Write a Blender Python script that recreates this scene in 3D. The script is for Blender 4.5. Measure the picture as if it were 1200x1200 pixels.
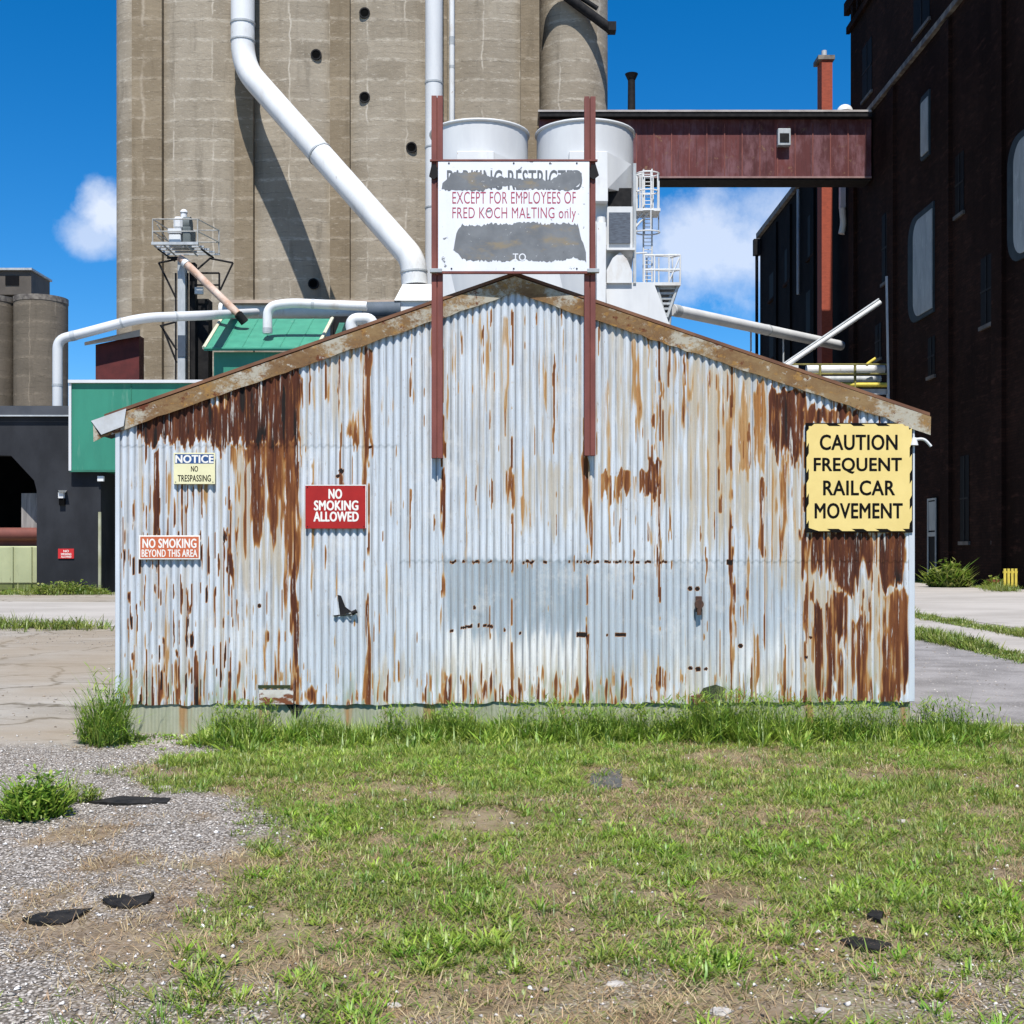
import bpy, math, random
import numpy as np
from mathutils import Vector
random.seed(7)
rng = np.random.default_rng(11)
SC = bpy.context.scene
COL = SC.collection
for o in list(bpy.data.objects):
    bpy.data.objects.remove(o)

# ------------------------------------------------------------------ camera, sky, sun, exposure
EYE = 1.68          # eye height, m
F = 1500.0          # focal length in photo pixels (1200 px wide)
HOR = 650.0         # horizon row in the photo
cam = bpy.data.cameras.new('camera')
cam.sensor_width = 36.0
cam.lens = 36.0 * F / 1200.0
cam.shift_y = (HOR - 600.0) / 1200.0
cam.clip_start = 0.1
cam.clip_end = 12000
camo = bpy.data.objects.new('camera', cam)
COL.objects.link(camo)
camo.location = (0, 0, EYE)
camo.rotation_euler = (math.radians(90), 0, 0)
SC.camera = camo

SUN_EL, SUN_AZ = math.radians(60), math.radians(1.6)   # azimuth: to the right of straight behind the camera
SKY_STRENGTH = 0.108
w = bpy.data.worlds.new('World'); SC.world = w; w.use_nodes = True
nt = w.node_tree; nt.nodes.clear()
sky = nt.nodes.new('ShaderNodeTexSky'); sky.sky_type = 'NISHITA'; sky.sun_disc = False
sky.sun_elevation = SUN_EL; sky.sun_rotation = math.pi - SUN_AZ
sky.air_density = 1.0; sky.dust_density = 0.0; sky.ozone_density = 6.0; sky.altitude = 1500
bg = nt.nodes.new('ShaderNodeBackground'); bg.inputs[1].default_value = SKY_STRENGTH
hs = nt.nodes.new('ShaderNodeHueSaturation'); hs.inputs['Saturation'].default_value = 1.33
nt.links.new(sky.outputs[0], hs.inputs['Color']); nt.links.new(hs.outputs[0], bg.inputs[0])
bgc = nt.nodes.new('ShaderNodeBackground'); bgc.inputs[0].default_value = (.86, .91, 1, 1); bgc.inputs[1].default_value = 0.80
tc = nt.nodes.new('ShaderNodeTexCoord')
nz = nt.nodes.new('ShaderNodeTexNoise'); nz.inputs['Scale'].default_value = 16; nz.inputs['Detail'].default_value = 9
nz.inputs['Roughness'].default_value = .62
nt.links.new(tc.outputs['Generated'], nz.inputs['Vector'])
def wmath(op, a, b=None, clamp=False):
    n = nt.nodes.new('ShaderNodeMath'); n.operation = op; n.use_clamp = clamp
    for i, v in enumerate((a, b)):
        if v is None: continue
        if isinstance(v, (int, float)): n.inputs[i].default_value = v
        else: nt.links.new(v, n.inputs[i])
    return n.outputs[0]
fac = None
for (dx, dz, sx, sz, k) in ((122, 250, 30, 34, .80), (110, 276, 36, 26, .55), (840, 290, 112, 70, .66), (908, 246, 66, 44, .5)):
    d = Vector(((dx - 600) / F, 1, (HOR - dz) / F)).normalized()
    sub = nt.nodes.new('ShaderNodeVectorMath'); sub.operation = 'SUBTRACT'; sub.inputs[1].default_value = d
    nt.links.new(tc.outputs['Generated'], sub.inputs[0])
    mul = nt.nodes.new('ShaderNodeVectorMath'); mul.operation = 'MULTIPLY'
    mul.inputs[1].default_value = (F / sx, 4, F / sz); nt.links.new(sub.outputs[0], mul.inputs[0])
    ln = nt.nodes.new('ShaderNodeVectorMath'); ln.operation = 'LENGTH'; nt.links.new(mul.outputs[0], ln.inputs[0])
    edge = wmath('SUBTRACT', 1.12, ln.outputs['Value'])
    nn = wmath('MULTIPLY', wmath('SUBTRACT', nz.outputs[0], .5), 2.6)
    v = wmath('MULTIPLY', wmath('MULTIPLY', wmath('ADD', edge, nn), 1.15, True), k)
    gate = wmath('MULTIPLY', wmath('SUBTRACT', 1.35, ln.outputs['Value']), 2.5, True)
    v = wmath('MULTIPLY', v, gate)
    fac = v if fac is None else wmath('MAXIMUM', fac, v)
mx = nt.nodes.new('ShaderNodeMixShader'); wo = nt.nodes.new('ShaderNodeOutputWorld')
nt.links.new(fac, mx.inputs[0]); nt.links.new(bg.outputs[0], mx.inputs[1]); nt.links.new(bgc.outputs[0], mx.inputs[2])
nt.links.new(mx.outputs[0], wo.inputs[0])

sl = bpy.data.lights.new('sun', 'SUN'); sl.energy = 5.0; sl.angle = math.radians(.5); sl.color = (1, .96, .9)
so = bpy.data.objects.new('sun', sl); COL.objects.link(so); so.location = (5, -20, 40)
sv = Vector((math.sin(SUN_AZ) * math.cos(SUN_EL), -math.cos(SUN_AZ) * math.cos(SUN_EL), math.sin(SUN_EL)))
so.rotation_euler = (-sv).to_track_quat('-Z', 'Y').to_euler()
SC.view_settings.view_transform = 'Standard'
SC.view_settings.look = 'None'
SC.view_settings.exposure = 0.48
SC.view_settings.gamma = 1.0
SC.render.engine = 'CYCLES'
SC.cycles.max_bounces = 5
SC.cycles.diffuse_bounces = 3

# ------------------------------------------------------------------ helpers
def P(px, py, Y):
    return ((px - 600.0) * Y / F, Y, EYE - (py - HOR) * Y / F)
def PX(px, Y): return (px - 600.0) * Y / F
def PZ(py, Y): return EYE - (py - HOR) * Y / F
def lerp(a, b, t): return a + (b - a) * t

BASE = {}
def tag(o, label, cat, group=None):
    o['label'] = label; o['category'] = cat
    if group: o['group'] = group
    return o
def thing(name, label, cat, loc=(0, 0, 0), group=None):
    o = bpy.data.objects.new(name, None); COL.objects.link(o); o.location = loc
    o.empty_display_size = .3
    BASE[o.name] = Vector(loc)
    return tag(o, label, cat, group)

class MB:
    def __init__(s): s.v = []; s.f = []; s.sm = []
    def add(s, vs, fs, smooth=False):
        b = len(s.v); s.v.extend([tuple(v) for v in vs])
        s.f.extend([tuple(i + b for i in f) for f in fs]); s.sm.extend([smooth] * len(fs))
        return s
    def box(s, x0, x1, y0, y1, z0, z1, bev=0):
        if x0 > x1: x0, x1 = x1, x0
        if y0 > y1: y0, y1 = y1, y0
        if z0 > z1: z0, z1 = z1, z0
        b = bev
        if b <= 0:
            vs = [(x0, y0, z0), (x1, y0, z0), (x1, y1, z0), (x0, y1, z0), (x0, y0, z1), (x1, y0, z1), (x1, y1, z1), (x0, y1, z1)]
            fs = [(0, 3, 2, 1), (4, 5, 6, 7), (0, 1, 5, 4), (1, 2, 6, 5), (2, 3, 7, 6), (3, 0, 4, 7)]
        else:
            ring = [(x0 + b, y0), (x1 - b, y0), (x1, y0 + b), (x1, y1 - b), (x1 - b, y1), (x0 + b, y1), (x0, y1 - b), (x0, y0 + b)]
            inn = [(min(max(x, x0 + b), x1 - b), min(max(y, y0 + b), y1 - b)) for x, y in ring]
            vs = [(x, y, z0) for x, y in inn] + [(x, y, z0 + b) for x, y in ring] + [(x, y, z1 - b) for x, y in ring] + [(x, y, z1) for x, y in inn]
            fs = [tuple(range(7, -1, -1)), tuple(range(24, 32))]
            for l in range(3):
                for i in range(8):
                    j = (i + 1) % 8
                    fs.append((l * 8 + i, l * 8 + j, l * 8 + 8 + j, l * 8 + 8 + i))
        return s.add(vs, fs)
    def prism_y(s, poly, y0, y1):            # poly of (x,z), extruded in y (y0 is the front)
        n = len(poly)
        a = sum(poly[i][0] * poly[(i + 1) % n][1] - poly[(i + 1) % n][0] * poly[i][1] for i in range(n))
        if a < 0: poly = poly[::-1]
        vs = [(x, y0, z) for x, z in poly] + [(x, y1, z) for x, z in poly]
        fs = [tuple(range(n)), tuple(range(2 * n - 1, n - 1, -1))]
        for i in range(n):
            j = (i + 1) % n
            fs.append((i, i + n, j + n, j))
        return s.add(vs, fs)
    def prism_x(s, poly, x0, x1):            # poly of (y,z), extruded in x
        n = len(poly)
        a = sum(poly[i][0] * poly[(i + 1) % n][1] - poly[(i + 1) % n][0] * poly[i][1] for i in range(n))
        if a < 0: poly = poly[::-1]
        vs = [(x0, y, z) for y, z in poly] + [(x1, y, z) for y, z in poly]
        fs = [tuple(range(n - 1, -1, -1)), tuple(range(n, 2 * n))]
        for i in range(n):
            j = (i + 1) % n
            fs.append((i, j, j + n, i + n))
        return s.add(vs, fs)
    def prism_z(s, poly, z0, z1):
        n = len(poly)
        a = sum(poly[i][0] * poly[(i + 1) % n][1] - poly[(i + 1) % n][0] * poly[i][1] for i in range(n))
        if a < 0: poly = poly[::-1]
        vs = [(x, y, z0) for x, y in poly] + [(x, y, z1) for x, y in poly]
        fs = [tuple(range(n - 1, -1, -1)), tuple(range(n, 2 * n))]
        for i in range(n):
            j = (i + 1) % n
            fs.append((i, j, j + n, i + n))
        return s.add(vs, fs)
    def hexa(s, a, b):                        # two quads (lists of 4 points) joined
        return s.add(list(a) + list(b), [(3, 2, 1, 0), (4, 5, 6, 7), (0, 1, 5, 4), (1, 2, 6, 5), (2, 3, 7, 6), (3, 0, 4, 7)])
    def tube(s, pts, r, n=12, caps=True, r_end=None):
        pts = [Vector(p) for p in pts]; m = len(pts); vs = []; fs = []
        up = Vector((0, 0, 1)); prev = None
        for i, p in enumerate(pts):
            t = (pts[min(i + 1, m - 1)] - pts[max(i - 1, 0)]).normalized()
            if prev is None:
                a = up if abs(t.dot(up)) < .95 else Vector((1, 0, 0))
                u = (a - t * a.dot(t)).normalized()
            else:
                u = (prev - t * prev.dot(t)).normalized()
            prev = u; v = t.cross(u)
            rr = r if r_end is None else lerp(r, r_end, i / (m - 1))
            for k in range(n):
                a = 2 * math.pi * k / n
                vs.append(p + (u * math.cos(a) + v * math.sin(a)) * rr)
        for i in range(m - 1):
            for k in range(n):
                j = (k + 1) % n
                fs.append((i * n + k, i * n + j, (i + 1) * n + j, (i + 1) * n + k))
        s.add(vs, fs, n > 6)
        if caps:
            s.add(vs[:n], [tuple(range(n - 1, -1, -1))]); s.add(vs[-n:], [tuple(range(n))])
        return s
    def bar(s, a, b, r, n=6): return s.tube([a, b], r, n)
    def cyl(s, cx, cy, z0, z1, r0, r1=None, n=32, caps=True, a0=0, a1=2 * math.pi):
        r1 = r0 if r1 is None else r1
        full = abs(a1 - a0 - 2 * math.pi) < 1e-6
        k = n if full else n + 1
        ang = [a0 + (a1 - a0) * i / n for i in range(k)]
        vs = [(cx + r0 * math.cos(a), cy + r0 * math.sin(a), z0) for a in ang] + [(cx + r1 * math.cos(a), cy + r1 * math.sin(a), z1) for a in ang]
        fs = [(i, (i + 1) % k, k + (i + 1) % k, k + i) for i in range(k if full else k - 1)]
        s.add(vs, fs, True)
        if caps and full:
            s.add(vs[:k], [tuple(range(k - 1, -1, -1))]); s.add(vs[k:], [tuple(range(k))])
        return s
    def dome(s, cx, cy, z0, r, h, n=20, m=6):
        vs = []; fs = []
        for i in range(m + 1):
            a = math.pi / 2 * i / m
            for k in range(n):
                b = 2 * math.pi * k / n
                vs.append((cx + r * math.cos(a) * math.cos(b), cy + r * math.cos(a) * math.sin(b), z0 + h * math.sin(a)))
        for i in range(m):
            for k in range(n):
                j = (k + 1) % n
                fs.append((i * n + k, i * n + j, (i + 1) * n + j, (i + 1) * n + k))
        return s.add(vs, fs, True)
    def build(s, name, mat, parent=None, label=None, kind=None):
        me = bpy.data.meshes.new(name)
        off = Vector((0, 0, 0))
        if parent is not None: off = BASE.get(parent.name, off)
        me.from_pydata([(v[0] - off.x, v[1] - off.y, v[2] - off.z) for v in s.v], [], s.f)
        me.polygons.foreach_set('use_smooth', s.sm)
        me.materials.append(mat); me.update()
        o = bpy.data.objects.new(name, me); COL.objects.link(o)
        if parent is not None:
            o.parent = parent
        BASE[o.name] = off
        if label: o['label'] = label
        if kind: o['kind'] = kind
        return o

def fillet(pts, r, n=6):
    pts = [Vector(p) for p in pts]; out = [pts[0]]
    for i in range(1, len(pts) - 1):
        a = (pts[i - 1] - pts[i]); b = (pts[i + 1] - pts[i])
        d = min(r, a.length * .45, b.length * .45)
        p0 = pts[i] + a.normalized() * d; p2 = pts[i] + b.normalized() * d
        for k in range(n + 1):
            t = k / n
            out.append(p0 * (1 - t) ** 2 + pts[i] * 2 * t * (1 - t) + p2 * t * t)
    out.append(pts[-1]); return out

def text_geo(txt, x0, x1, z0, z1, y, bold=.012, thick=.002, slant=0.0):
    """lettering fitted to a box on a wall facing the camera; returns verts, faces"""
    cu = bpy.data.curves.new('lettering', 'FONT'); cu.body = txt; cu.extrude = 0; cu.resolution_u = 4
    cu.space_character = 1.05
    o = bpy.data.objects.new('lettering', cu); COL.objects.link(o)
    dg = bpy.context.evaluated_depsgraph_get(); dg.update()
    me = bpy.data.meshes.new_from_object(o.evaluated_get(dg))
    n = len(me.vertices); co = np.empty(n * 3); me.vertices.foreach_get('co', co); co = co.reshape(-1, 3)
    fs = [tuple(p.vertices) for p in me.polygons]
    bpy.data.objects.remove(o); bpy.data.meshes.remove(me); bpy.data.curves.remove(cu)
    a = co.min(0); b = co.max(0)
    X = x0 + (co[:, 0] - a[0]) / (b[0] - a[0]) * (x1 - x0)
    Z = z0 + (co[:, 1] - a[1]) / (b[1] - a[1]) * (z1 - z0)
    vs = [(X[i] + slant * (Z[i] - z0), y, Z[i]) for i in range(n)]
    if bold > .008:                       # heavier strokes: copies shifted sideways, each a hair behind the last
        h = (z1 - z0) * bold * 1.15; v0 = vs; f0 = fs; vs = []; fs = []
        for q, (ax, az) in enumerate(((0, 0), (1, .0), (-1, .0), (0, .8), (0, -.8), (.7, .6), (-.7, .6), (.7, -.6), (-.7, -.6))):
            b0 = len(vs); vs = vs + [(x + h * ax, y + q * .00005 * (abs(y) / 12), z + h * az) for x, y, z in v0]; fs = fs + [tuple(k + b0 for k in f) for f in f0]
    # make sure the faces look at the viewer
    if fs:
        f = fs[0]; p = [Vector(vs[k]) for k in f[:3]]
        if (p[1] - p[0]).cross(p[2] - p[0]).y > 0: fs = [f[::-1] for f in fs]
    return vs, fs

# ------------------------------------------------------------------ materials
class NT:
    def __init__(s, name):
        s.m = bpy.data.materials.new(name); s.m.use_nodes = True
        s.t = s.m.node_tree; s.b = s.t.nodes['Principled BSDF']; s.out = s.t.nodes['Material Output']
        s.tc = s.t.nodes.new('ShaderNodeTexCoord')
    def node(s, k, **kw):
        n = s.t.nodes.new(k)
        for a, b in kw.items(): setattr(n, a, b)
        return n
    def link(s, a, b): s.t.links.new(a, b)
    def setin(s, sock, v):
        if isinstance(v, (int, float)): sock.default_value = v
        elif isinstance(v, (tuple, list)): sock.default_value = v if len(v) == len(sock.default_value) else (*v, 1)
        else: s.link(v, sock)
    def map(s, sc):
        n = s.node('ShaderNodeMapping'); n.inputs['Scale'].default_value = sc
        s.link(s.tc.outputs['Object'], n.inputs[0]); return n.outputs[0]
    def noise(s, scale=1, stretch=(1, 1, 1), detail=5, rough=.6):
        n = s.node('ShaderNodeTexNoise'); n.inputs['Scale'].default_value = scale
        n.inputs['Detail'].default_value = detail; n.inputs['Roughness'].default_value = rough
        s.link(s.map(stretch), n.inputs['Vector']); return n.outputs[0]
    def math(s, op, a, b=0, clamp=False):
        n = s.node('ShaderNodeMath', operation=op, use_clamp=clamp)
        s.setin(n.inputs[0], a); s.setin(n.inputs[1], b); return n.outputs[0]
    def rng(s, v, lo, hi, a=0, b=1, smooth=True):
        n = s.node('ShaderNodeMapRange', interpolation_type='SMOOTHSTEP' if smooth else 'LINEAR')
        s.setin(n.inputs[0], v)
        for i, q in enumerate((lo, hi, a, b)): n.inputs[i + 1].default_value = q
        return n.outputs[0]
    def mix(s, f, a, b):
        n = s.node('ShaderNodeMix', data_type='RGBA')
        s.setin(n.inputs[0], f); s.setin(n.inputs[6], a); s.setin(n.inputs[7], b); return n.outputs[2]
    def attr(s, name):
        n = s.node('ShaderNodeAttribute', attribute_name=name); return n.outputs['Fac'], n.outputs['Color']
    def bump(s, h, strength=.3, dist=.01):
        n = s.node('ShaderNodeBump'); n.inputs['Strength'].default_value = strength; n.inputs['Distance'].default_value = dist
        s.link(h, n.inputs['Height']); s.link(n.outputs[0], s.b.inputs['Normal'])
    def done(s, col, rough=.7, metal=0, spec=.3):
        s.setin(s.b.inputs['Base Color'], col); s.setin(s.b.inputs['Roughness'], rough); s.setin(s.b.inputs['Metallic'], metal)
        s.b.inputs['Specular IOR Level'].default_value = spec
        return s.m

def M(name, c1, c2=None, scale=2, stretch=(1, 1, 1), rough=.7, spots=(), bump=0, bscale=20, bdist=.01, spec=.3, metal=0):
    """base colour c1..c2 by noise; spots = [(colour, scale, stretch, lo, hi)] layered over"""
    n = NT(name)
    c2 = c2 or tuple(x * .75 for x in c1)
    col = n.mix(n.rng(n.noise(scale, stretch), .3, .7), (*c1, 1), (*c2, 1))
    for (c, sc, st, lo, hi) in spots:
        col = n.mix(n.rng(n.noise(sc, st, 8, .65), lo, hi), col, (*c, 1))
    if bump: n.bump(n.noise(bscale), bump, bdist)
    return n.done(col, rough, metal, spec)

m_white = M('white_paint', (.66, .67, .67), (.57, .58, .58), .6, (1, 1, .4), .55, [((.48, .45, .41), .9, (1, 1, .4), .52, .74), ((.27, .17, .11), 2.2, (1, 1, .7), .655, .72)])
m_white2 = M('white_steel', (.60, .61, .61), (.50, .51, .52), .5, (1, 1, .25), .5, [((.42, .40, .37), .9, (1.5, 1.5, .12), .62, .8)])
m_galv = M('galvanised_steel', (.42, .44, .45), (.30, .32, .33), 3, (1, 1, .4), .5, spec=.5)
m_dark = M('dark_steel', (.022, .021, .021), (.011, .011, .012), 3, spec=.1)
m_black = M('black_void', (.005, .005, .005), (.003, .003, .003), 2, rough=.9, spec=.03)
m_maroon = M('red_oxide_steel', (.20, .062, .048), (.13, .040, .033), 6, (1, 1, .3), .6, [((.30, .14, .10), 14, (1, 1, .15), .66, .74)], bump=.15)
m_green = M('green_painted_sheet', (.036, .215, .142), (.030, .178, .118), 1.2, (1, 1, .3), .5, [((.11, .26, .19), 2, (1.5, 1, .2), .6, .75)])
m_green2 = M('green_roof_sheet', (.055, .265, .175), (.042, .215, .145), 1.5, (1, 1, 1), .5, [((.12, .28, .2), 3, (1, .4, .4), .62, .75)])
m_redshed = M('dark_red_sheet', (.11, .02, .018), (.07, .014, .013), 1.5)
m_grey = M('dark_grey_render', (.033, .035, .040), (.020, .021, .024), .7, (1, 1, .5), .8, [((.075, .075, .075), .8, (1.4, 1, .2), .66, .82)], bump=.2, bscale=8, spec=.08)
m_black_paint = M('black_lettering', (.006, .006, .006), (.010, .010, .010), 20, rough=.9, spec=.04)
m_white_paint = M('white_lettering', (.78, .76, .70), (.7, .68, .63), 30)
m_yellow = M('yellow_sign_paint', (.74, .575, .215), (.68, .52, .185), 4, (1, 1, 1), .5, [((.5, .36, .13), 6, (1, 1, .4), .70, .85)])
m_yel2 = M('yellow_rail_paint', (.62, .50, .08), (.5, .4, .06), 4)
m_red = M('red_sign_enamel', (.36, .018, .014), (.30, .014, .012), 5, rough=.4)
m_orange = M('faded_orange_enamel', (.52, .13, .05), (.46, .11, .045), 7, rough=.5, spots=[((.60, .30, .2), 12, (1, 1, .5), .62, .75)])
m_cream = M('cream_sign_enamel', (.72, .68, .42), (.66, .62, .38), 6, rough=.5)
m_blue = M('blue_sign_enamel', (.035, .085, .22), (.03, .07, .18), 6, rough=.4)
m_signwhite = M('sign_white', (.74, .75, .77), (.66, .67, .70), 3, (1, 1, .4), .5, [((.40, .30, .22), 9, (1, 1, .4), .66, .74), ((.17, .18, .19), 13, (1, 1, 1.3), .655, .67)])
m_peel = M('peeled_grey', (.18, .19, .20), (.13, .138, .148), 6, (1, 1, 1), .7, [((.23, .19, .13), 5, (.7, 1, 1.6), .52, .68), ((.46, .46, .47), 30, (1, 1, 1), .66, .69), ((.06, .055, .05), 26, (1, 1, 1), .70, .74)])
m_pink = M('faded_crimson', (.28, .025, .065), (.38, .08, .12), 22, (1, 1, 1), .6, [((.70, .62, .64), 40, (1, 1, 1), .60, .68)])
def brickwork(name, c1, c2, mortar, scale=1.0):
    n = NT(name)
    sep = n.node('ShaderNodeSeparateXYZ'); n.link(n.tc.outputs['Object'], sep.inputs[0])
    cb = n.node('ShaderNodeCombineXYZ'); n.link(n.math('ADD', sep.outputs[1], sep.outputs[0]), cb.inputs[0]); n.link(sep.outputs[2], cb.inputs[1])
    br_ = n.node('ShaderNodeTexBrick'); br_.inputs['Scale'].default_value = 1.0; br_.inputs['Brick Width'].default_value = .44 * scale; br_.inputs['Row Height'].default_value = .15 * scale
    br_.inputs['Mortar Size'].default_value = .012; n.link(cb.outputs[0], br_.inputs['Vector'])
    br_.inputs['Color1'].default_value = (*c1, 1); br_.inputs['Color2'].default_value = (*c2, 1); br_.inputs['Mortar'].default_value = (*mortar, 1)
    soot = n.mix(n.rng(n.noise(.12, (1, 1, .6), 7, .7), .35, .65), br_.outputs['Color'], tuple(x * .5 for x in c2) + (1,))
    soot = n.mix(n.math('MULTIPLY', n.rng(n.noise(1.3, (1, .35, 1.8), 7, .75), .54, .68), .6), soot, tuple(x * 1.6 for x in c1) + (1,))
    n.bump(n.noise(5, (1, 1, 1), 6, .7), .4, .05)
    return n.done(soot, .95, 0, .05)
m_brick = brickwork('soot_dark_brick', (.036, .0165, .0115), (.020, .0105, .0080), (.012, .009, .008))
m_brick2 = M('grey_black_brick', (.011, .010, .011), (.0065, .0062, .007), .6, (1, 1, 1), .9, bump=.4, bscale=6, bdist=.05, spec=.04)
m_stone = M('weathered_stone', (.22, .20, .17), (.07, .06, .055), 1.5)
m_redbrick = M('red_brick', (.34, .074, .040), (.25, .056, .032), 2.5, (1, 1, 3), .85, [((.13, .035, .026), 8, (1, 1, 4), .55, .7)])
m_panel = M('grey_window_board', (.30, .32, .31), (.22, .24, .235), 1.2, (1, 1, .4), .6, [((.36, .38, .37), 5, (1, 1, .3), .55, .68)])
m_frame = M('frame_jamb_shade', (.035, .048, .055), (.025, .034, .04), 1, spec=.08)  # frame colour; its dark blue also paints the shade of the far jamb
m_glass_dark = M('dark_window', (.006, .006, .007), (.004, .004, .005), 1, rough=.7, spec=.08)
m_rustpipe = M('rusted_spout', (.55, .44, .37), (.36, .19, .11), 1.1, (1, 1, 1), .7, [((.60, .54, .48), 1.1, (1, 1, 1), .55, .68)])
m_wood = M('weathered_boards', (.30, .28, .26), (.17, .16, .15), 2.5, (3, 1, .3), .9)
m_palegreen = M('pale_green_tank', (.40, .42, .24), (.33, .35, .20), .8, (1, 1, .6), .6, [((.15, .14, .09), 1.2, (1, 1, .3), .62, .75)])
m_rail_red = M('red_brown_band', (.19, .06, .045), (.13, .045, .035), 1)
m_stonewhite = M('pale_stone', (.46, .43, .39), (.31, .28, .25), 20, bump=.4, bscale=40)
m_tar = M('tar_scrap', (.010, .010, .010), (.028, .026, .024), 14, bump=.8, bscale=25, spec=.1)
m_terra = M('terracotta', (.32, .12, .06), (.25, .09, .05), 9)

# concrete of the silos: slip-form courses, patched cells, pale efflorescence, dark scratches
def concrete(name, c1, c2, pour=1.42, pale=(.37, .31, .24), cell=2.75):
    n = NT(name)
    sep = n.node('ShaderNodeSeparateXYZ'); n.link(n.tc.outputs['Object'], sep.inputs[0])
    wz_ = n.math('MULTIPLY', n.math('SUBTRACT', n.noise(.8, (1, 1, .5), 6, .7), .5), .34)
    wx_ = n.math('MULTIPLY', n.math('SUBTRACT', n.noise(.5, (.5, 1, 1), 4), .5), .7)
    cz = n.math('DIVIDE', n.math('ADD', sep.outputs[2], wz_), pour); cx = n.math('DIVIDE', n.math('ADD', sep.outputs[0], wx_), cell)
    cmb = n.node('ShaderNodeCombineXYZ'); n.link(n.math('FLOOR', cz), cmb.inputs[0]); n.link(n.math('FLOOR', cx), cmb.inputs[1])
    wn = n.node('ShaderNodeTexWhiteNoise', noise_dimensions='2D'); n.link(cmb.outputs[0], wn.inputs['Vector'])
    f = n.math('ADD', n.math('MULTIPLY', wn.outputs['Value'], .55), n.math('MULTIPLY', n.rng(n.noise(.35, (1, 1, .7), 7, .65), .3, .7), .5))
    col = n.mix(f, (*c1, 1), (*c2, 1))
    col = n.mix(n.math('MULTIPLY', n.rng(n.noise(.8, (1.3, 1.3, .16), 7, .7), .50, .74), .55), col, tuple(x * .60 for x in c2) + (1,))
    fr = n.math('FRACT', cz); fx = n.math('FRACT', cx)
    line = n.rng(n.math('ABSOLUTE', n.math('SUBTRACT', fr, .5)), .36, .48)
    vline = n.rng(n.math('ABSOLUTE', n.math('SUBTRACT', fx, .5)), .465, .50)
    patch = n.rng(n.noise(.55, (1, 1, 1.6), 6, .75), .38, .56)
    ragged = n.rng(n.noise(3.0, (.8, 1, 2.2), 6, .75), .36, .56)
    col = n.mix(n.math('MULTIPLY', n.math('MULTIPLY', line, patch), n.math('MULTIPLY', ragged, .55)), col, (*pale, 1))
    f3 = n.math('FRACT', n.math('MULTIPLY', cz, 3.0)); l3 = n.rng(n.math('ABSOLUTE', n.math('SUBTRACT', f3, .5)), .38, .48)
    col = n.mix(n.math('MULTIPLY', n.math('MULTIPLY', l3, n.rng(n.noise(.9, (.7, 1, 1.8), 7, .75), .46, .60)), .42), col, tuple(x * .55 for x in c2) + (1,))
    col = n.mix(n.math('MULTIPLY', n.math('MULTIPLY', vline, n.rng(n.noise(.5, (1, 1, .5), 6, .7), .44, .58)), .7), col, (*pale, 1))
    dl = n.rng(n.math('ABSOLUTE', n.math('SUBTRACT', fr, .93)), .0, .03, 1, 0)
    col = n.mix(n.math('MULTIPLY', n.math('MULTIPLY', dl, n.rng(n.noise(.7, (1, 1, 2), 5, .7), .48, .60)), .65), col, tuple(x * .32 for x in c2) + (1,))
    col = n.mix(n.math('MULTIPLY', n.rng(n.noise(2.6, (.8, 1, 2.6), 8, .75), .57, .68), .60), col, (*pale, 1))
    col = n.mix(n.math('MULTIPLY', n.rng(n.noise(3.5, (.7, 1, 1.6), 8, .8), .58, .70), .55), col, tuple(x * .42 for x in c1) + (1,))
    n.bump(n.noise(2.2, (1, 1, 1.4), 8, .7), .45, .10)
    return n.done(col, .9, 0, .15)
m_conc = concrete('silo_concrete', (.345, .300, .235), (.225, .190, .142), 1.42, (.53, .48, .40))
m_conc3 = concrete('pilaster_concrete', (.255, .205, .140), (.18, .140, .092), 1.42, (.40, .34, .26), 5.3)
m_conc2 = concrete('far_silo_concrete', (.16, .135, .105), (.115, .098, .076), 2.2, (.25, .21, .16))

# ------------------------------------------------------------------ ground masks (metres on the ground)
TAB = rng.random((512, 512))
def vnoise(x, y, seed=0):
    x = np.asarray(x, float) + seed * 17.13; y = np.asarray(y, float) + seed * 31.7
    xi = np.floor(x).astype(int); yi = np.floor(y).astype(int)
    fx = x - xi; fy = y - yi
    fx = fx * fx * (3 - 2 * fx); fy = fy * fy * (3 - 2 * fy)
    a = TAB[xi & 511, yi & 511]; b = TAB[(xi + 1) & 511, yi & 511]; c = TAB[xi & 511, (yi + 1) & 511]; d = TAB[(xi + 1) & 511, (yi + 1) & 511]
    return (a * (1 - fx) + b * fx) * (1 - fy) + (c * (1 - fx) + d * fx) * fy
def fbm(x, y, seed=0, oct=4):
    s = 0; t = 0; a = 1.0
    for k in range(oct):
        s = s + a * vnoise(x * 2 ** k, y * 2 ** k, seed + k * 3); t += a; a *= .55
    return s / t
def sst(v, a, b):
    t = np.clip((np.asarray(v, float) - a) / (b - a), 0, 1); return t * t * (3 - 2 * t)
def lawn_edge(Y):      # X of the ragged boundary between gravel (left) and lawn
    return np.interp(Y, [4, 4.6, 5.0, 5.6, 6.2, 7.0, 7.7, 8.2, 8.9, 9.7, 10.8, 11.4, 12],
                        [-1.45, -1.34, -1.40, -1.52, -1.46, -1.50, -1.52, -1.62, -2.0, -2.75, -2.45, -2.35, -2.6])
def lawn_mask(X, Y):
    e = lawn_edge(Y) - .22 + (fbm(X * 1.7, Y * 1.7, 3) - .5) * 1.3
    m = sst(X - e, -.15, .35)
    m = m * sst(Y, 12.6 + 1.2 * (fbm(X, Y, 9) - .5), 12.2 + 1.2 * (fbm(X, Y, 9) - .5)) if False else m
    far = 12.35 + .25 * (fbm(X * 2, Y, 9) - .5) + np.clip(X - 4.2, 0, 9) * .12
    m = m * (1 - sst(Y, far - .25, far))
    return m
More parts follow.
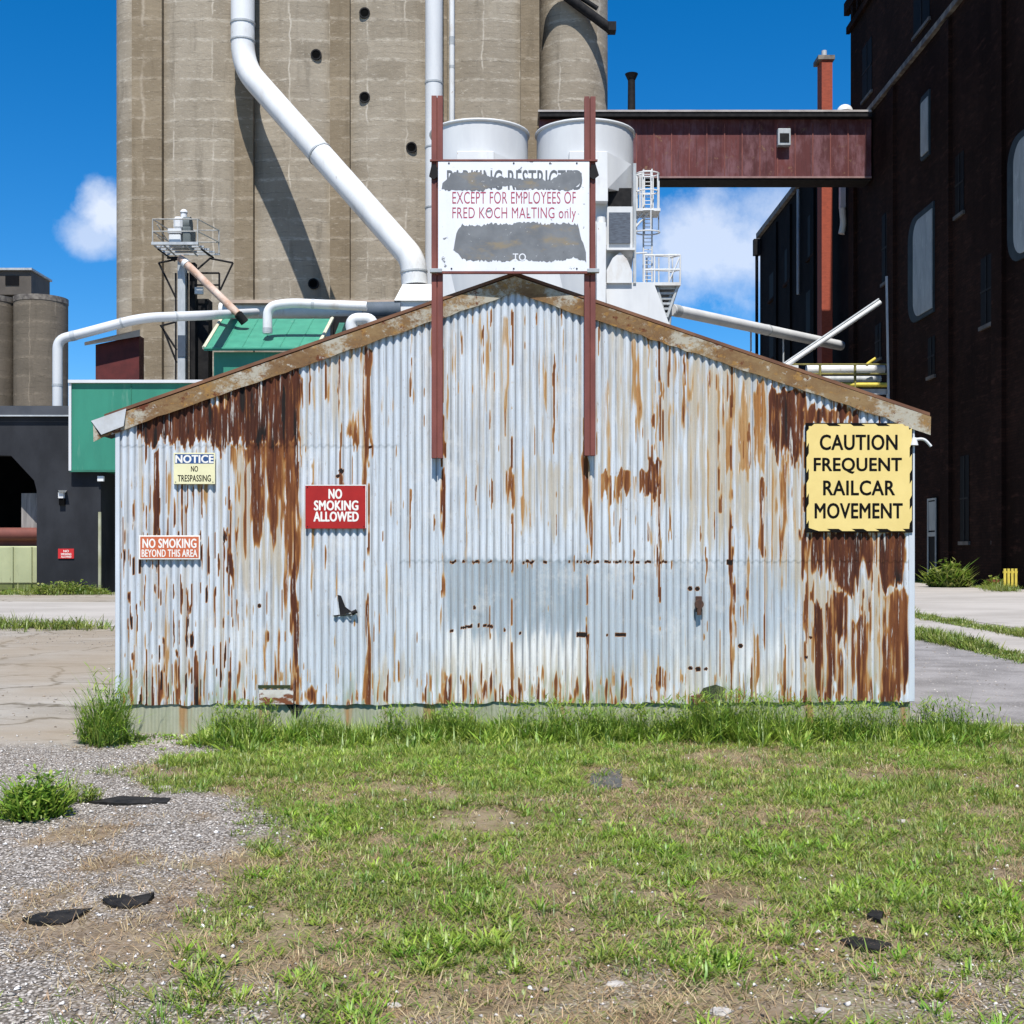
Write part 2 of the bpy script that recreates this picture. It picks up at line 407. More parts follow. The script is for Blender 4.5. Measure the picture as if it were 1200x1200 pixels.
LUSH = [(560, 880, 190, 34), (650, 905, 85, 24), (385, 965, 62, 26), (330, 880, 90, 20), (560, 1085, 75, 34), (375, 1172, 62, 32), (235, 1175, 62, 30), (1165, 1080, 48, 42), (884, 1012, 40, 14), (1030, 1055, 70, 24),
        (830, 1130, 70, 18), (730, 1122, 36, 26), (300, 1000, 30, 20), (505, 1110, 60, 30), (1060, 1180, 40, 20), (960, 935, 60, 12), (230, 885, 60, 14), (430, 1180, 40, 30), (960, 1160, 30, 20), (760, 990, 40, 24), (1100, 890, 60, 14)]
BARE = [(711, 915, 36, 22), (1014, 1108, 42, 9), (1026, 1074, 15, 10), (150, 941, 66, 7), (850, 1046, 66, 22), (560, 962, 90, 14), (700, 1165, 90, 22), (500, 930, 70, 10), (240, 1000, 70, 40), (215, 872, 60, 10), (950, 1185, 170, 24), (1160, 1170, 60, 30), (640, 1045, 60, 8), (330, 1080, 30, 26), (1010, 1080, 40, 10), (760, 1050, 40, 10), (850, 885, 70, 8), (1020, 910, 60, 12)]
def blobs(X, Y, L):
    px = 600 + X * F / Y; py = HOR + F * EYE / Y; m = np.zeros_like(np.asarray(X, float))
    px = px + (fbm(X * 3, Y * 3, 101) - .5) * 60; py = py + (fbm(X * 3, Y * 3, 103) - .5) * 26
    for (a, b, c, d) in L: m = np.maximum(m, 1 - sst(np.hypot((px - a) / c, (py - b) / d), .55, 1.15))
    return m
def gravel_mask(X, Y):
    e = lawn_edge(Y) - .12
    g = 1 - sst(X - e + (fbm(X * 2, Y * 2, 21) - .5) * 1.2, -.25, .45)
    g = g * (1 - sst(Y, 10.9, 11.7) * (1 - sst(X, -3.9, -3.5)))
    brown = sst(fbm(X * .9 + 3, Y * .9, 33), .54, .64)
    g = g * (1 - .85 * brown)
    near = (1 - sst(Y, 4.6, 5.6)) * sst(fbm(X * 1.2, Y * 1.6, 27), .42, .58) * .8
    br = sst(X, .6, 2.0) * (1 - sst(Y, 4.9, 5.7)) * .6
    return np.clip(np.maximum(np.maximum(g, near), br), 0, 1)

# ------------------------------------------------------------------ ground sheet
def build_ground():
    dx = np.arange(-6.5, 6.51, .05); dy = np.arange(3.0, 14.0, .05)
    o = [.4]; 
    while o[-1] < 5000: o.append(o[-1] * 1.22 + .1)
    o = np.array(o)
    xs = np.concatenate([(-6.5 - o)[::-1], dx, 6.5 + o]); ys = np.concatenate([(3 - o[:22])[::-1], dy, 14 + o])
    X, Y = np.meshgrid(xs, ys, indexing='ij'); nx, ny = X.shape
    near = sst(Y, 2, 4) * (1 - sst(Y, 12.5, 15)) * (1 - sst(np.abs(X), 6, 8))
    Z = ((fbm(X * 1.1, Y * 1.1, 5) - .5) * .07 + (fbm(X * 6, Y * 6, 7, 3) - .5) * .022) * near - .004
    me = bpy.data.meshes.new('ground')
    vs = np.stack([X, Y, Z], -1).reshape(-1, 3)
    i = np.arange(nx * ny).reshape(nx, ny)
    fs = np.stack([i[:-1, :-1], i[1:, :-1], i[1:, 1:], i[:-1, 1:]], -1).reshape(-1, 4)
    me.vertices.add(len(vs)); me.vertices.foreach_set('co', vs.ravel())
    me.loops.add(fs.size); me.loops.foreach_set('vertex_index', fs.ravel())
    me.polygons.add(len(fs)); me.polygons.foreach_set('loop_start', np.arange(0, fs.size, 4)); me.polygons.foreach_set('loop_total', np.full(len(fs), 4))
    me.update(calc_edges=True); me.polygons.foreach_set('use_smooth', np.ones(len(fs), bool))
    for nm, val in (('gravel', gravel_mask(X, Y)), ('lawn', lawn_mask(X, Y)), ('soil', (1 - sst(Y, 10.3, 11.2)) * sst(Y, 2, 4)),
                    ('tan', (1 - sst(X, -4.0, -3.2)) * sst(Y, 11.0, 12.0) * sst(fbm(X * .35, Y * .22, 41), .35, .6))):
        a = me.attributes.new(nm, 'FLOAT', 'POINT'); a.data.foreach_set('value', np.clip(val, 0, 1).ravel().astype(np.float32))
    n = NT('ground_soil')
    g, _ = n.attr('gravel'); l, _ = n.attr('lawn'); t, _ = n.attr('tan'); a2, _ = n.attr('soil')
    vo = n.node('ShaderNodeTexVoronoi'); vo.inputs['Scale'].default_value = 62; n.link(n.tc.outputs['Object'], vo.inputs['Vector'])
    sp = n.node('ShaderNodeSeparateColor'); n.link(vo.outputs['Color'], sp.inputs[0])
    stone = n.mix(n.rng(sp.outputs[0], .05, 1, smooth=False), (.20, .175, .15, 1), (.58, .535, .48, 1))
    stone = n.mix(n.rng(sp.outputs[1], .75, 1), stone, (.09, .075, .065, 1))
    stone = n.mix(n.rng(vo.outputs['Distance'], .3, .75), stone, (.10, .085, .07, 1))
    dirt = n.mix(n.rng(n.noise(2.2, (1, 1, 1), 8, .7), .35, .65), (.245, .188, .125, 1), (.135, .096, .060, 1))
    dirt = n.mix(n.rng(n.noise(38, (1, 1, 1), 4, .7), .56, .72), dirt, (.34, .27, .19, 1))
    dirt = n.mix(n.rng(n.noise(26, (1, 1, 1), 4, .7), .60, .72), dirt, (.07, .05, .034, 1))
    pave = n.mix(n.rng(n.noise(.5, (.35, 1, 1), 8, .7), .35, .65), (.35, .325, .29, 1), (.25, .225, .19, 1))
    pave = n.mix(n.rng(n.noise(1.1, (.3, 1.4, 1), 9, .75), .58, .70), pave, (.16, .135, .105, 1))
    pave = n.mix(n.rng(n.noise(30, (1, 1, 1), 5, .7), .58, .72), pave, (.47, .45, .42, 1))
    vc = n.node('ShaderNodeTexVoronoi', feature='DISTANCE_TO_EDGE'); vc.inputs['Scale'].default_value = .42
    wv_ = n.node('ShaderNodeTexNoise'); wv_.inputs['Scale'].default_value = 1.4; wv_.inputs['Detail'].default_value = 6; n.link(n.tc.outputs['Object'], wv_.inputs['Vector'])
    va = n.node('ShaderNodeVectorMath', operation='ADD'); n.link(n.tc.outputs['Object'], va.inputs[0]); n.link(wv_.outputs['Color'], va.inputs[1]); n.link(va.outputs[0], vc.inputs['Vector'])
    pave = n.mix(n.math('MULTIPLY', n.rng(vc.outputs['Distance'], .0, .03, 1, 0), .8), pave, (.09, .075, .05, 1))
    pave = n.mix(n.math('MULTIPLY', n.rng(n.noise(4.5, (.35, 1, 1), 8, .8), .52, .66), .7), pave, (.17, .14, .105, 1))
    pave = n.mix(n.math('MULTIPLY', t, .55), pave, (.27, .215, .150, 1))
    cover = n.math('MULTIPLY', n.rng(n.noise(55, (1, 1, 1), 6, .75), .46, .60), n.rng(n.noise(1.7, (1, 1, 1), 5, .7), .36, .58))
    dirt = n.mix(n.math('MULTIPLY', n.math('MULTIPLY', cover, l), .75), dirt, (.155, .185, .05, 1))
    base = n.mix(n.math('MAXIMUM', l, a2), pave, dirt)
    base = n.mix(g, base, stone)
    h = n.math('ADD', n.math('MULTIPLY', n.math('SUBTRACT', 1, vo.outputs['Distance']), g), n.math('MULTIPLY', n.noise(45, (1, 1, 1), 6, .7), .8))
    n.bump(h, .7, .012)
    me.materials.append(n.done(base, .92, 0, .15))
    ob = bpy.data.objects.new('ground', me); COL.objects.link(ob); ob['kind'] = 'structure'
build_ground()

# a paved yard lane on the far side right, concrete apron left
def sheet(name, poly, z, mat):
    mb = MB(); mb.add([(x, y, z) for x, y in poly], [tuple(range(len(poly)))]); return mb.build(name, mat, kind='structure')
m_road = M('pale_road', (.40, .37, .335), (.30, .275, .245), .35, (.6, 1, 1), .9, [((.20, .175, .15), .8, (.35, 1.4, 1), .60, .72), ((.50, .48, .45), 18, (1, 1, 1), .60, .72)], bump=.2, bscale=30)
m_gravroad = M('grey_gravel_road', (.27, .255, .25), (.16, .15, .145), 1.1, (1, 1, 1), .95, [((.42, .40, .38), 30, (1, 1, 1), .57, .68), ((.08, .075, .07), 24, (1, 1, 1), .60, .7)], bump=.4, bscale=60)
sheet('road', [(11.6, 18), (24.2, 18), (24.2, 82), (11.6, 82)], .004, m_road)
sheet('path', [(8.65, 16), (10.4, 16), (10.75, 80), (8.9, 80)], .004, m_road)
sheet('gravel_path', [(4.0, 12.75), (7.9, 12.75), (8.1, 80), (4.0, 80)], .004, m_gravroad)
sheet('pavement', [(-46, 30), (-7, 30), (-7, 44), (-46, 50)], .004, m_road)

# ------------------------------------------------------------------ the corrugated shed
YS = 12.0
K = YS / F
PITCH = 8.42 * K
RIDGE = 603.0
def rake_py(px):        # upper edge of the rake board
    return np.where(px < RIDGE, 325 + (RIDGE - px) * .3490, 325 + (px - RIDGE) * .3395)
shed = thing('corrugated_shed', 'rusty white corrugated metal shed with a gabled front', 'shed', (0, YS, 0))

SEAMS = [137, 186, 268, 349, 432, 518, 600, 688, 773, 857, 943, 1030, 1071]
def front_wall():
    flutes = (1070 - 137) / 8.42
    nx = int(flutes * 8) + 1; nz = 330
    U = np.linspace(137, 1070, nx)
    Tz = np.linspace(0, 1, nz)
    ztop = EYE - (rake_py(U) + 13 - HOR) * K
    bot = 826 - 4 * (U - 137) / 933 + 2.5 * (vnoise(U / 40, U * 0, 4) - .5) + 3 * (vnoise(U / 9, U * 0, 6) - .5)
    zbot = EYE - (bot - HOR) * K
    UU, TT = np.meshgrid(U, Tz, indexing='ij')
    Z = zbot[:, None] + TT * (ztop - zbot)[:, None]
    V = HOR - (Z - EYE) / K
    X = (UU - 600) * K
    ph = X / PITCH * 2 * np.pi
    sid = np.searchsorted(SEAMS, UU) 
    # sheets lap, sag a little and have small dents
    off = (sid % 3) * .0022
    lapy = np.where(UU < 468, 523.0, 658.0)
    off = off + np.where(V < lapy + 1.5 * np.sin(UU * .7), -.004, 0)
    dent = (fbm(UU / 60, V / 90, 12, 3) - .5) * .022
    amp = .0100
    Yv = YS - amp * np.cos(ph) + off + dent - .010 * sst(V, 800, 828) * vnoise(UU / 22, V * 0, 8)
    crest = np.cos(ph)              # +1 : towards the viewer
    # ---- rust map
    rust = np.zeros_like(Z); tan = np.zeros_like(Z); galv = np.zeros_like(Z); pale = np.zeros_like(Z)
    def reg(x0, x1, y0, y1, sx=5, st=8, sb=30):
        wob = (vnoise(UU / 5.0, V / 40, 51) - .5) * sx * 2; wy = (vnoise(UU / 3.6, V / 200, 53) - .5); wy2 = (vnoise(UU / 1.7, V / 60, 54) - .5)
        return (sst(UU + wob, x0 - sx, x0 + sx) * (1 - sst(UU + wob, x1 - sx, x1 + sx)) *
                sst(V + wy * (st * 1.5 + 8), y0 - st, y0 + st) * (1 - sst(V + wy * (sb * 1.8 + 14) + wy2 * 16, y1 - sb, y1 + sb)))
    cnt = [0]
    def rnd(sc, vl):
        cnt[0] += 1; q = cnt[0] * 7
        return .44 * vnoise(UU / sc, V / vl, q) + .36 * vnoise(UU / 2.1, V / (vl * .6), q + 1) + .20 * vnoise(UU / 1.6, V / 17, q + 2)
    def add(x0, x1, y0, y1, amt=.9, cov=.5, sx=5, st=8, sb=30, sc=4.2, vl=90):
        nonlocal rust
        if amt < .6: amt *= .74
        m = reg(x0, x1, y0, y1, sx, st, sb); t = .93 - .66 * cov * m
        rust = np.maximum(rust, sst(rnd(sc, vl), t - .10, t + .17) * amt * sst(m, 0, .25) * (.70 + .45 * vnoise(UU / 6.0, V / 55, cnt[0] * 5)))
    def addtan(x0, x1, y0, y1, amt=.8, cov=.5, sx=10, st=20, sb=30, sc=3.2, vl=170):
        nonlocal tan
        m = reg(x0, x1, y0, y1, sx, st, sb); t = .88 - .58 * cov * m
        tan = np.maximum(tan, sst(rnd(sc, vl), t - .14, t + .16) * amt * sst(m, 0, .3))
    # the big dark patches
    add(162, 349, 400, 522, 1.0, .93, 4, 14, 5, 5, 120); add(300, 352, 436, 530, 1.0, 1.0, 4, 6, 8, 5, 120)
    add(162, 300, 470, 518, 1.0, 1.0, 4, 10, 5)
    add(270, 350, 520, 640, .72, .80, 6, 5, 28, 4.2, 110); add(296, 350, 520, 590, .8, .8, 5, 5, 30)
    add(225, 250, 560, 600, .55, .6, 5, 8, 20)
    add(341, 350, 515, 830, .95, 1.0, 3, 5, 6, 3, 60); add(332, 349, 590, 700, .6, .75, 5, 30, 40)
    add(180, 187, 525, 626, 1.0, 1.1, 1.5, 4, 5, 3); add(205, 262, 525, 560, .5, .5)
    add(400, 440, 400, 522, .62, .66, 7, 10, 5); add(424, 438, 408, 446, .8, .95, 3, 4, 6); add(426, 435, 430, 610, .8, .8, 2.5, 5, 20, 3)
    add(436, 472, 440, 524, .55, .6, 6, 12, 4); add(352, 400, 425, 480, .4, .5, 6, 12, 30)
    add(520, 600, 372, 480, .45, .58, 6, 8, 40); add(480, 520, 380, 440, .4, .5)
    add(515, 521, 545, 640, .9, .85, 2, 8, 25, 3); add(592, 604, 545, 585, .72, .85, 3, 6, 12)
    add(604, 628, 575, 610, .5, .7); add(606, 692, 420, 470, .3, .5); add(682, 694, 540, 660, .66, .9, 3, 10, 25, 3)
    add(700, 766, 552, 584, .68, .75, 6, 4, 6); add(758, 776, 535, 584, .95, .95, 3, 5, 4); add(764, 776, 575, 660, .5, .8, 3, 8, 20)
    add(736, 806, 392, 520, .52, .62, 8, 14, 40); add(700, 740, 440, 540, .4, .5, 8, 14, 40)
    add(806, 852, 430, 560, .48, .58, 6, 14, 40); add(848, 896, 452, 556, .55, .78, 5, 12, 10, 4.5, 120)
    add(903, 944, 456, 532, .95, 1.0, 4, 6, 10, 4.2, 80); add(936, 1010, 476, 500, .95, .95, 5, 6, 6)
    add(905, 944, 530, 600, .55, .62, 5, 8, 40); add(888, 896, 560, 648, .9, 1.0, 2, 5, 8, 3); add(914, 924, 540, 640, .62, .85, 3, 8, 30)
    add(936, 1066, 620, 672, .95, .88, 5, 6, 16, 4.5, 70); add(972, 1006, 620, 692, 1.0, 1.0, 4, 5, 10, 6, 120); add(1030, 1062, 622, 690, 1.0, 1.05, 4, 5, 10)
    add(952, 986, 705, 822, .9, .82, 4, 6, 12, 5, 110); add(972, 992, 694, 755, .95, 1.0, 3, 6, 12); add(1032, 1064, 690, 824, .85, .92, 4, 8, 8, 4.2, 60)
    add(1000, 1022, 720, 824, .8, .7, 4, 8, 8); add(936, 950, 640, 760, .6, .7, 3, 8, 30); add(884, 890, 740, 800, .6, .85, 2, 8, 12)
    add(855, 859, 480, 824, .85, .8, 1.5, 10, 6, 3, 70); add(686, 692, 742, 826, .95, 1.0, 2, 5, 4, 3)
    add(516, 521, 640, 826, .6, .6, 1.5, 10, 6, 3, 50); add(598, 602, 590, 826, .5, .55, 1.5, 10, 6, 3, 50); add(770, 775, 590, 826, .5, .6, 1.5, 10, 6, 3, 50)
    add(428, 436, 700, 826, .8, .8, 2.5, 20, 5, 3); add(410, 436, 760, 826, .6, .6, 3, 10, 5)
    # rust creeping up from the bottom edge
    add(137, 1070, 808, 832, .85, .50, 5, 14, 6, 3.0, 30); add(500, 740, 792, 832, .85, .56, 12, 16, 6, 3.0, 40); add(137, 350, 740, 832, 1.0, .34, 8, 40, 6, 2.8, 70)
    # thin flaked lines along the flutes
    fl = np.floor(ph / np.pi)                       # half flutes
    left = 1 - sst(UU, 262, 300)
    right = sst(UU, 770, 880)
    thin = rnd(2.6, 70)
    mid = sst(UU, 430, 520) * (1 - sst(UU, 760, 860)) * sst(V, 600, 690) * (1 - sst(V, 770, 800))
    th = .755 - .085 * left * sst(V, 540, 700) - .035 * right + .07 * mid
    line = sst(thin + .05 * (crest > .2), th, th + .05)
    rust = np.maximum(rust, line * (.55 + .55 * vnoise(UU / 7, V / 30, 77)) * (.8 + .25 * left))
    dk = sst(rnd(1.7, 34), .69, .74) * (left * sst(V, 540, 640) + .35 * sst(V, 760, 800)); rust = np.maximum(rust, 1.12 * dk)
    thin2 = rnd(3.4, 160); rust = np.maximum(rust, .36 * sst(thin2, .64, .80) * (1 - .7 * mid))
    # lap lines with nail holes
    lap = (np.abs(V - 658.5 - .8 * np.sin(UU * .75)) < 1.3) & (UU > 518) & (UU < 782) & (vnoise(UU / 6, V * 0, 88) > .5) & (vnoise(UU / 2, V * 0, 89) > .3)
    lap |= (np.abs(V - 659) < 3.0) & (np.abs(UU - 855) < 4)
    rust = np.where(lap, np.maximum(rust, 1.15), rust)
    arc = (np.abs(V - (741 - 8 * np.sin((UU - 525) / 75 * np.pi) )) < 1.6) & (UU > 523) & (UU < 592) & (vnoise(UU / 4, V * 0, 91) > .55)
    arc |= (np.abs(V - 744) < 2.5) & (UU > 676) & (UU < 688)
    arc |= (np.abs(V - 744) < 1.7) & (UU > 710) & (UU < 735) & (vnoise(UU / 3, V * 0, 93) > .5)
    rust = np.where(arc, 1.15, rust)
    for sx_ in SEAMS[1:-1]:
        sm_ = (np.abs(UU - sx_ - .6 * np.sin(V / 37 + sx_)) < 1.15) * sst(vnoise(UU * 0 + sx_, V / 26, 95) + .25 * vnoise(UU * 0 + sx_, V / 6, 96), .50, .70)
        rust = np.maximum(rust, sm_ * (.55 + .5 * vnoise(UU * 0 + sx_, V / 60, 98)))
    # punched holes
    for (hx, hy, hr) in ((809, 690, 2.2), (817, 690, 2.2), (809, 783, 2), (818, 784, 2.6), (827, 784, 1.8), (396, 558, 2), (400, 552, 2.6), (304, 710, 2.2), (434, 524, 1.6), (556, 712, 1.6), (610, 742, 1.6), (945, 770, 1.5), (950, 747, 1.5), (868, 757, 2.2)):
        rust = np.where((UU - hx) ** 2 + (V - hy) ** 2 < hr * hr * 1.3, 1.2, rust)
    addtan(137, 350, 530, 826, .55, .42); addtan(350, 440, 400, 524, .8, .62); addtan(520, 690, 370, 620, .5, .45)
    addtan(590, 700, 540, 620, .75, .66, 8, 10, 14); addtan(700, 800, 380, 600, .8, .62); addtan(800, 900, 420, 640, .95, .72)
    addtan(890, 1068, 520, 700, .9, .72); addtan(940, 1068, 680, 826, .95, .80); addtan(430, 940, 770, 830, .6, .6); addtan(270, 350, 520, 700, .9, .72)
    g = reg(520, 690, 656, 742, 4, 3, 14); galv = g * (.75 + .25 * vnoise(UU / 12, V / 40, 97)); galv = np.maximum(galv, .55 * reg(690, 860, 660, 790, 8, 5, 30)); galv = np.maximum(galv, .5 * reg(860, 935, 660, 760, 8, 5, 30))
    pale = np.maximum(reg(522, 690, 742, 822, 5, 3, 10), .8 * reg(775, 935, 740, 815, 20, 14, 10))
    valley_dirt_shade = sst(-crest, .35, .95)  # dirt in the flute valleys, plus groove shade painted into the colour
    moss = sst(V, 770, 828) * sst(vnoise(UU / 30, V * 0, 61), .40, .62) * sst(rnd(3, 25), .42, .62)
    me = bpy.data.meshes.new('front_wall')
    vs = np.stack([X, Yv - YS, Z], -1).reshape(-1, 3)
    i = np.arange(nx * nz).reshape(nx, nz)
    fs = np.stack([i[:-1, :-1], i[1:, :-1], i[1:, 1:], i[:-1, 1:]], -1).reshape(-1, 4)
    me.vertices.add(len(vs)); me.vertices.foreach_set('co', vs.ravel())
    me.loops.add(fs.size); me.loops.foreach_set('vertex_index', fs.ravel())
    me.polygons.add(len(fs)); me.polygons.foreach_set('loop_start', np.arange(0, fs.size, 4)); me.polygons.foreach_set('loop_total', np.full(len(fs), 4))
    me.update(calc_edges=True); me.polygons.foreach_set('use_smooth', np.ones(len(fs), bool))
    for nm, val in (('rust', rust), ('tan', tan), ('galv', galv), ('pale', pale), ('moss', moss), ('valley_dirt_shade', valley_dirt_shade)):
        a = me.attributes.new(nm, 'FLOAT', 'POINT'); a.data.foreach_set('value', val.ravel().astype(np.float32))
    n = NT('weathered_corrugated_sheet')
    r, _ = n.attr('rust'); t, _ = n.attr('tan'); g, _ = n.attr('galv'); p, _ = n.attr('pale'); ms, _ = n.attr('moss'); vl_, _ = n.attr('valley_dirt_shade')
    paint = n.mix(n.rng(n.noise(1.6, (1, 1, .5), 6), .35, .65), (.60, .640, .675, 1), (.52, .565, .61, 1))
    paint = n.mix(p, paint, (.72, .715, .69, 1))
    paint = n.mix(g, paint, (.315, .375, .415, 1))
    paint = n.mix(n.math('MULTIPLY', n.rng(n.noise(9, (2.5, 1, .15), 7, .7), .50, .70), .5), paint, (.45, .44, .41, 1))
    paint = n.mix(n.math('MULTIPLY', n.rng(n.noise(40, (1, 1, .35), 4, .7), .62, .70), .55), paint, (.30, .25, .20, 1))
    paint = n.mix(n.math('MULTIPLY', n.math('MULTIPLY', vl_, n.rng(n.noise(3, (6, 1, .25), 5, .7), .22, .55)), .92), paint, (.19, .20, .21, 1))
    paint = n.mix(n.math('MULTIPLY', n.rng(n.noise(22, (3, 1, .05), 6, .75), .535, .64), .55), paint, (.27, .235, .20, 1))
    paint = n.mix(n.math('MULTIPLY', n.rng(n.noise(2.2, (1, 1, .8), 8, .75), .50, .66), .35), paint, (.68, .66, .62, 1))
    col = n.mix(n.math('MULTIPLY', t, .85), paint, (.43, .36, .25, 1))
    col = n.mix(n.math('MULTIPLY', ms, .75), col, (.20, .24, .09, 1))
    rr = n.math('ADD', r, n.math('MULTIPLY', n.math('SUBTRACT', n.noise(60, (1, 1, .10), 5, .7), .5), .26))
    ramp = n.node('ShaderNodeValToRGB'); e = ramp.color_ramp.elements
    e[0].position = .06; e[0].color = (.52, .46, .38, 1); e[1].position = 1.0; e[1].color = (.052, .0155, .0080, 1)
    for pos, c in ((.26, (.42, .27, .12, 1)), (.44, (.31, .140, .042, 1)), (.62, (.175, .060, .019, 1)), (.82, (.088, .025, .011, 1))):
        q = e.new(pos); q.color = c
    n.link(rr, ramp.inputs[0])
    # orange runs inside the dark rust
    rc = n.mix(n.math('MULTIPLY', n.rng(n.noise(26, (2.2, 1, .16), 6, .7), .54, .68), .55), ramp.outputs[0], (.31, .125, .035, 1))
    rc = n.mix(n.math('MULTIPLY', n.rng(n.noise(17, (2.2, 1, .10), 5, .7), .585, .64), .9), rc, (.60, .58, .53, 1))
    rc = n.mix(n.rng(r, 1.02, 1.08), rc, (.012, .009, .008, 1))
    col = n.mix(n.rng(rr, .06, .34), col, rc)
    n.bump(n.math('ADD', n.noise(70, (1, 1, .5), 5, .7), n.math('MULTIPLY', rr, -1.0)), .25, .004)
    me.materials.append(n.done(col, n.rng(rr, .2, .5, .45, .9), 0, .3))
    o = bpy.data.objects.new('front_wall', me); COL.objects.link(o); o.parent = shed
front_wall()

# lower skirt: a second row of sheets below the wall, greenish and stained
m_skirt = M('stained_skirt_sheet', (.36, .37, .28), (.27, .29, .20), 5, (2, 1, .3), .8, [((.33, .20, .09), 2.2, (1.4, 1, .15), .54, .64), ((.17, .20, .10), 7, (2, 1, .3), .58, .72), ((.06, .05, .04), 16, (2, 1, .3), .66, .72)], bump=.2)
def corr_panel(x0, x1, y, z0, z1, amp, pitch, nz=2):
    n = int((x1 - x0) / pitch * 8); mb = MB(); vs = []; fs = []
    for i in range(n + 1):
        x = lerp(x0, x1, i / n); d = -amp * math.cos(x / pitch * 2 * math.pi)
        for k in range(nz): vs.append((x, y + d, lerp(z0, z1, k / (nz - 1))))
    for i in range(n):
        for k in range(nz - 1):
            a = i * nz + k; fs.append((a, a + nz, a + nz + 1, a + 1))
    mb.add(vs, fs, True); return mb
corr_panel(PX(141, YS), PX(1067, YS), YS + .020, -.08, PZ(815, YS), .0088, PITCH).build('skirt', m_skirt, shed)
XL, XR, XRI = PX(137, YS), PX(1070, YS), PX(RIDGE, YS)
zL, zR, zT = PZ(rake_py(137) + 8, YS), PZ(rake_py(1070) + 8, YS), PZ(333, YS)
YB = YS + 10.5
mb = MB(); mb.box(XL + .012, XL + .05, YS + .06, YB, -.05, zL - .05); mb.build('side_wall', m_skirt, shed)
mb = MB(); mb.box(XR - .05, XR - .012, YS + .06, YB, -.05, zR - .05); mb.build('side_wall', m_skirt, shed)
mb = MB(); mb.prism_y([(XL + .05, -.05), (XR - .05, -.05), (XR - .05, zR - .06), (XRI, zT - .06), (XL + .05, zL - .06)], YB - .05, YB); mb.build('rear_wall', m_skirt, shed)
# folded corner strips
m_corner = M('corner_strip', (.56, .60, .64), (.47, .50, .53), 3, (1, 1, .3), .6, [((.20, .09, .04), 6, (1, 1, .2), .63, .70)])
MB().box(XL - .012, XL + .03, YS - .016, YS + .10, PZ(826, YS), zL - .02, .004).build('corner_trim', m_corner, shed)
MB().box(XR - .045, XR + .012, YS - .016, YS + .10, PZ(822, YS), zR - .02, .004).build('corner_trim', m_corner, shed)
# roof slabs
m_roof = M('rusty_roof_sheet', (.20, .10, .055), (.11, .05, .03), 2, (1, 1, 1), .85)
for (xa, pa, sl_) in ((PX(124, YS), 490.2, 1), (PX(1088, YS), 488.5, -1)):
    za = PZ(pa, YS) + .004; zb = PZ(324, YS) + .004
    MB().prism_y([(xa, za), (XRI, zb), (XRI, zb + .03), (xa, za + .03)], YS - .045, YB + .1).build('roof', m_roof, shed)
# rake boards: patched, rusted flashing
def rake_mat():
    n = NT('rusty_flashing')
    c = n.mix(n.rng(n.noise(2.0, (1, 1, 1.5), 8, .75), .36, .64), (.285, .185, .085, 1), (.165, .085, .038, 1))
    c = n.mix(n.math('MULTIPLY', n.rng(n.noise(1.5, (1, 1, 1.3), 8, .75), .50, .58), .9), c, (.45, .42, .34, 1))
    c = n.mix(n.rng(n.noise(4.2, (1, 1, 1.2), 8, .75), .565, .63), c, (.125, .036, .015, 1))
    c = n.mix(n.math('MULTIPLY', n.rng(n.noise(8, (1, 1, 1.5), 7, .75), .53, .63), .85), c, (.36, .20, .06, 1))
    c = n.mix(n.math('MULTIPLY', n.rng(n.noise(22, (1, 1, 1), 6, .75), .58, .68), .8), c, (.08, .045, .025, 1))
    c = n.mix(n.math('MULTIPLY', n.rng(n.noise(14, (1, 1, 1), 6, .75), .60, .68), .8), c, (.55, .52, .44, 1))
    n.bump(n.noise(30, (1, 1, 1), 6, .7), .3, .006); return n.done(c, .85)
m_rake = rake_mat()
def rake(x_end, p_end, side):
    mb = MB(); N = 46; zs = []
    for i in range(N + 1):
        t = i / N; px = lerp(x_end, RIDGE, t); py = lerp(p_end, 325, t)
        h = 19 + 2.5 * (vnoise(np.array(px / 11.0), np.array(.0), 14) - .5) + (2 if t < .1 else 0)
        dy = .006 * (vnoise(np.array(px / 30.0), np.array(3.0), 15) - .5)
        zs.append((PX(px, YS), PZ(py, YS), PZ(py + float(h), YS), float(dy)))
    vs = []; fs = []
    for (x, a, b, dy) in zs:
        vs += [(x, YS - .050 + dy, a), (x, YS - .034 + dy * 1.5, b), (x, YS - .030 + dy * 1.5, b), (x, YS - .03 + dy, a)]
    for i in range(N):
        for k in range(4):
            q = (k + 1) % 4; f = (i * 4 + k, i * 4 + q, i * 4 + 4 + q, i * 4 + 4 + k)
            fs.append(f if side > 0 else f[::-1])
    fs.append((0, 1, 2, 3)); fs.append((N * 4 + 3, N * 4 + 2, N * 4 + 1, N * 4))
    mb.add(vs, fs)
    return mb.build('rake_board', m_rake, shed)
rake(111, 496, 1); rake(1089, 489, -1)
# bare metal cap at the left rake end and its torn return
mb = MB(); a = (108, 494.5); b = (152, 479)
mb.prism_y([(PX(109, YS), PZ(494, YS)), (PX(150, YS), PZ(479.5, YS)), (PX(147, YS), PZ(500, YS)), (PX(121, YS), PZ(510, YS))], YS - .058, YS - .052)
mb.build('rake_end_patch', M('bare_flashing', (.50, .52, .53), (.40, .40, .39), 6, (1, 1, 1), .5), shed)
MB().prism_y([(PX(108.6, YS), PZ(495, YS)), (PX(119, YS), PZ(511, YS)), (PX(136, YS), PZ(505, YS)), (PX(136, YS), PZ(500, YS)), (PX(122, YS), PZ(503, YS))], YS - .045, YS + .3).build('soffit_return', m_dark, shed)
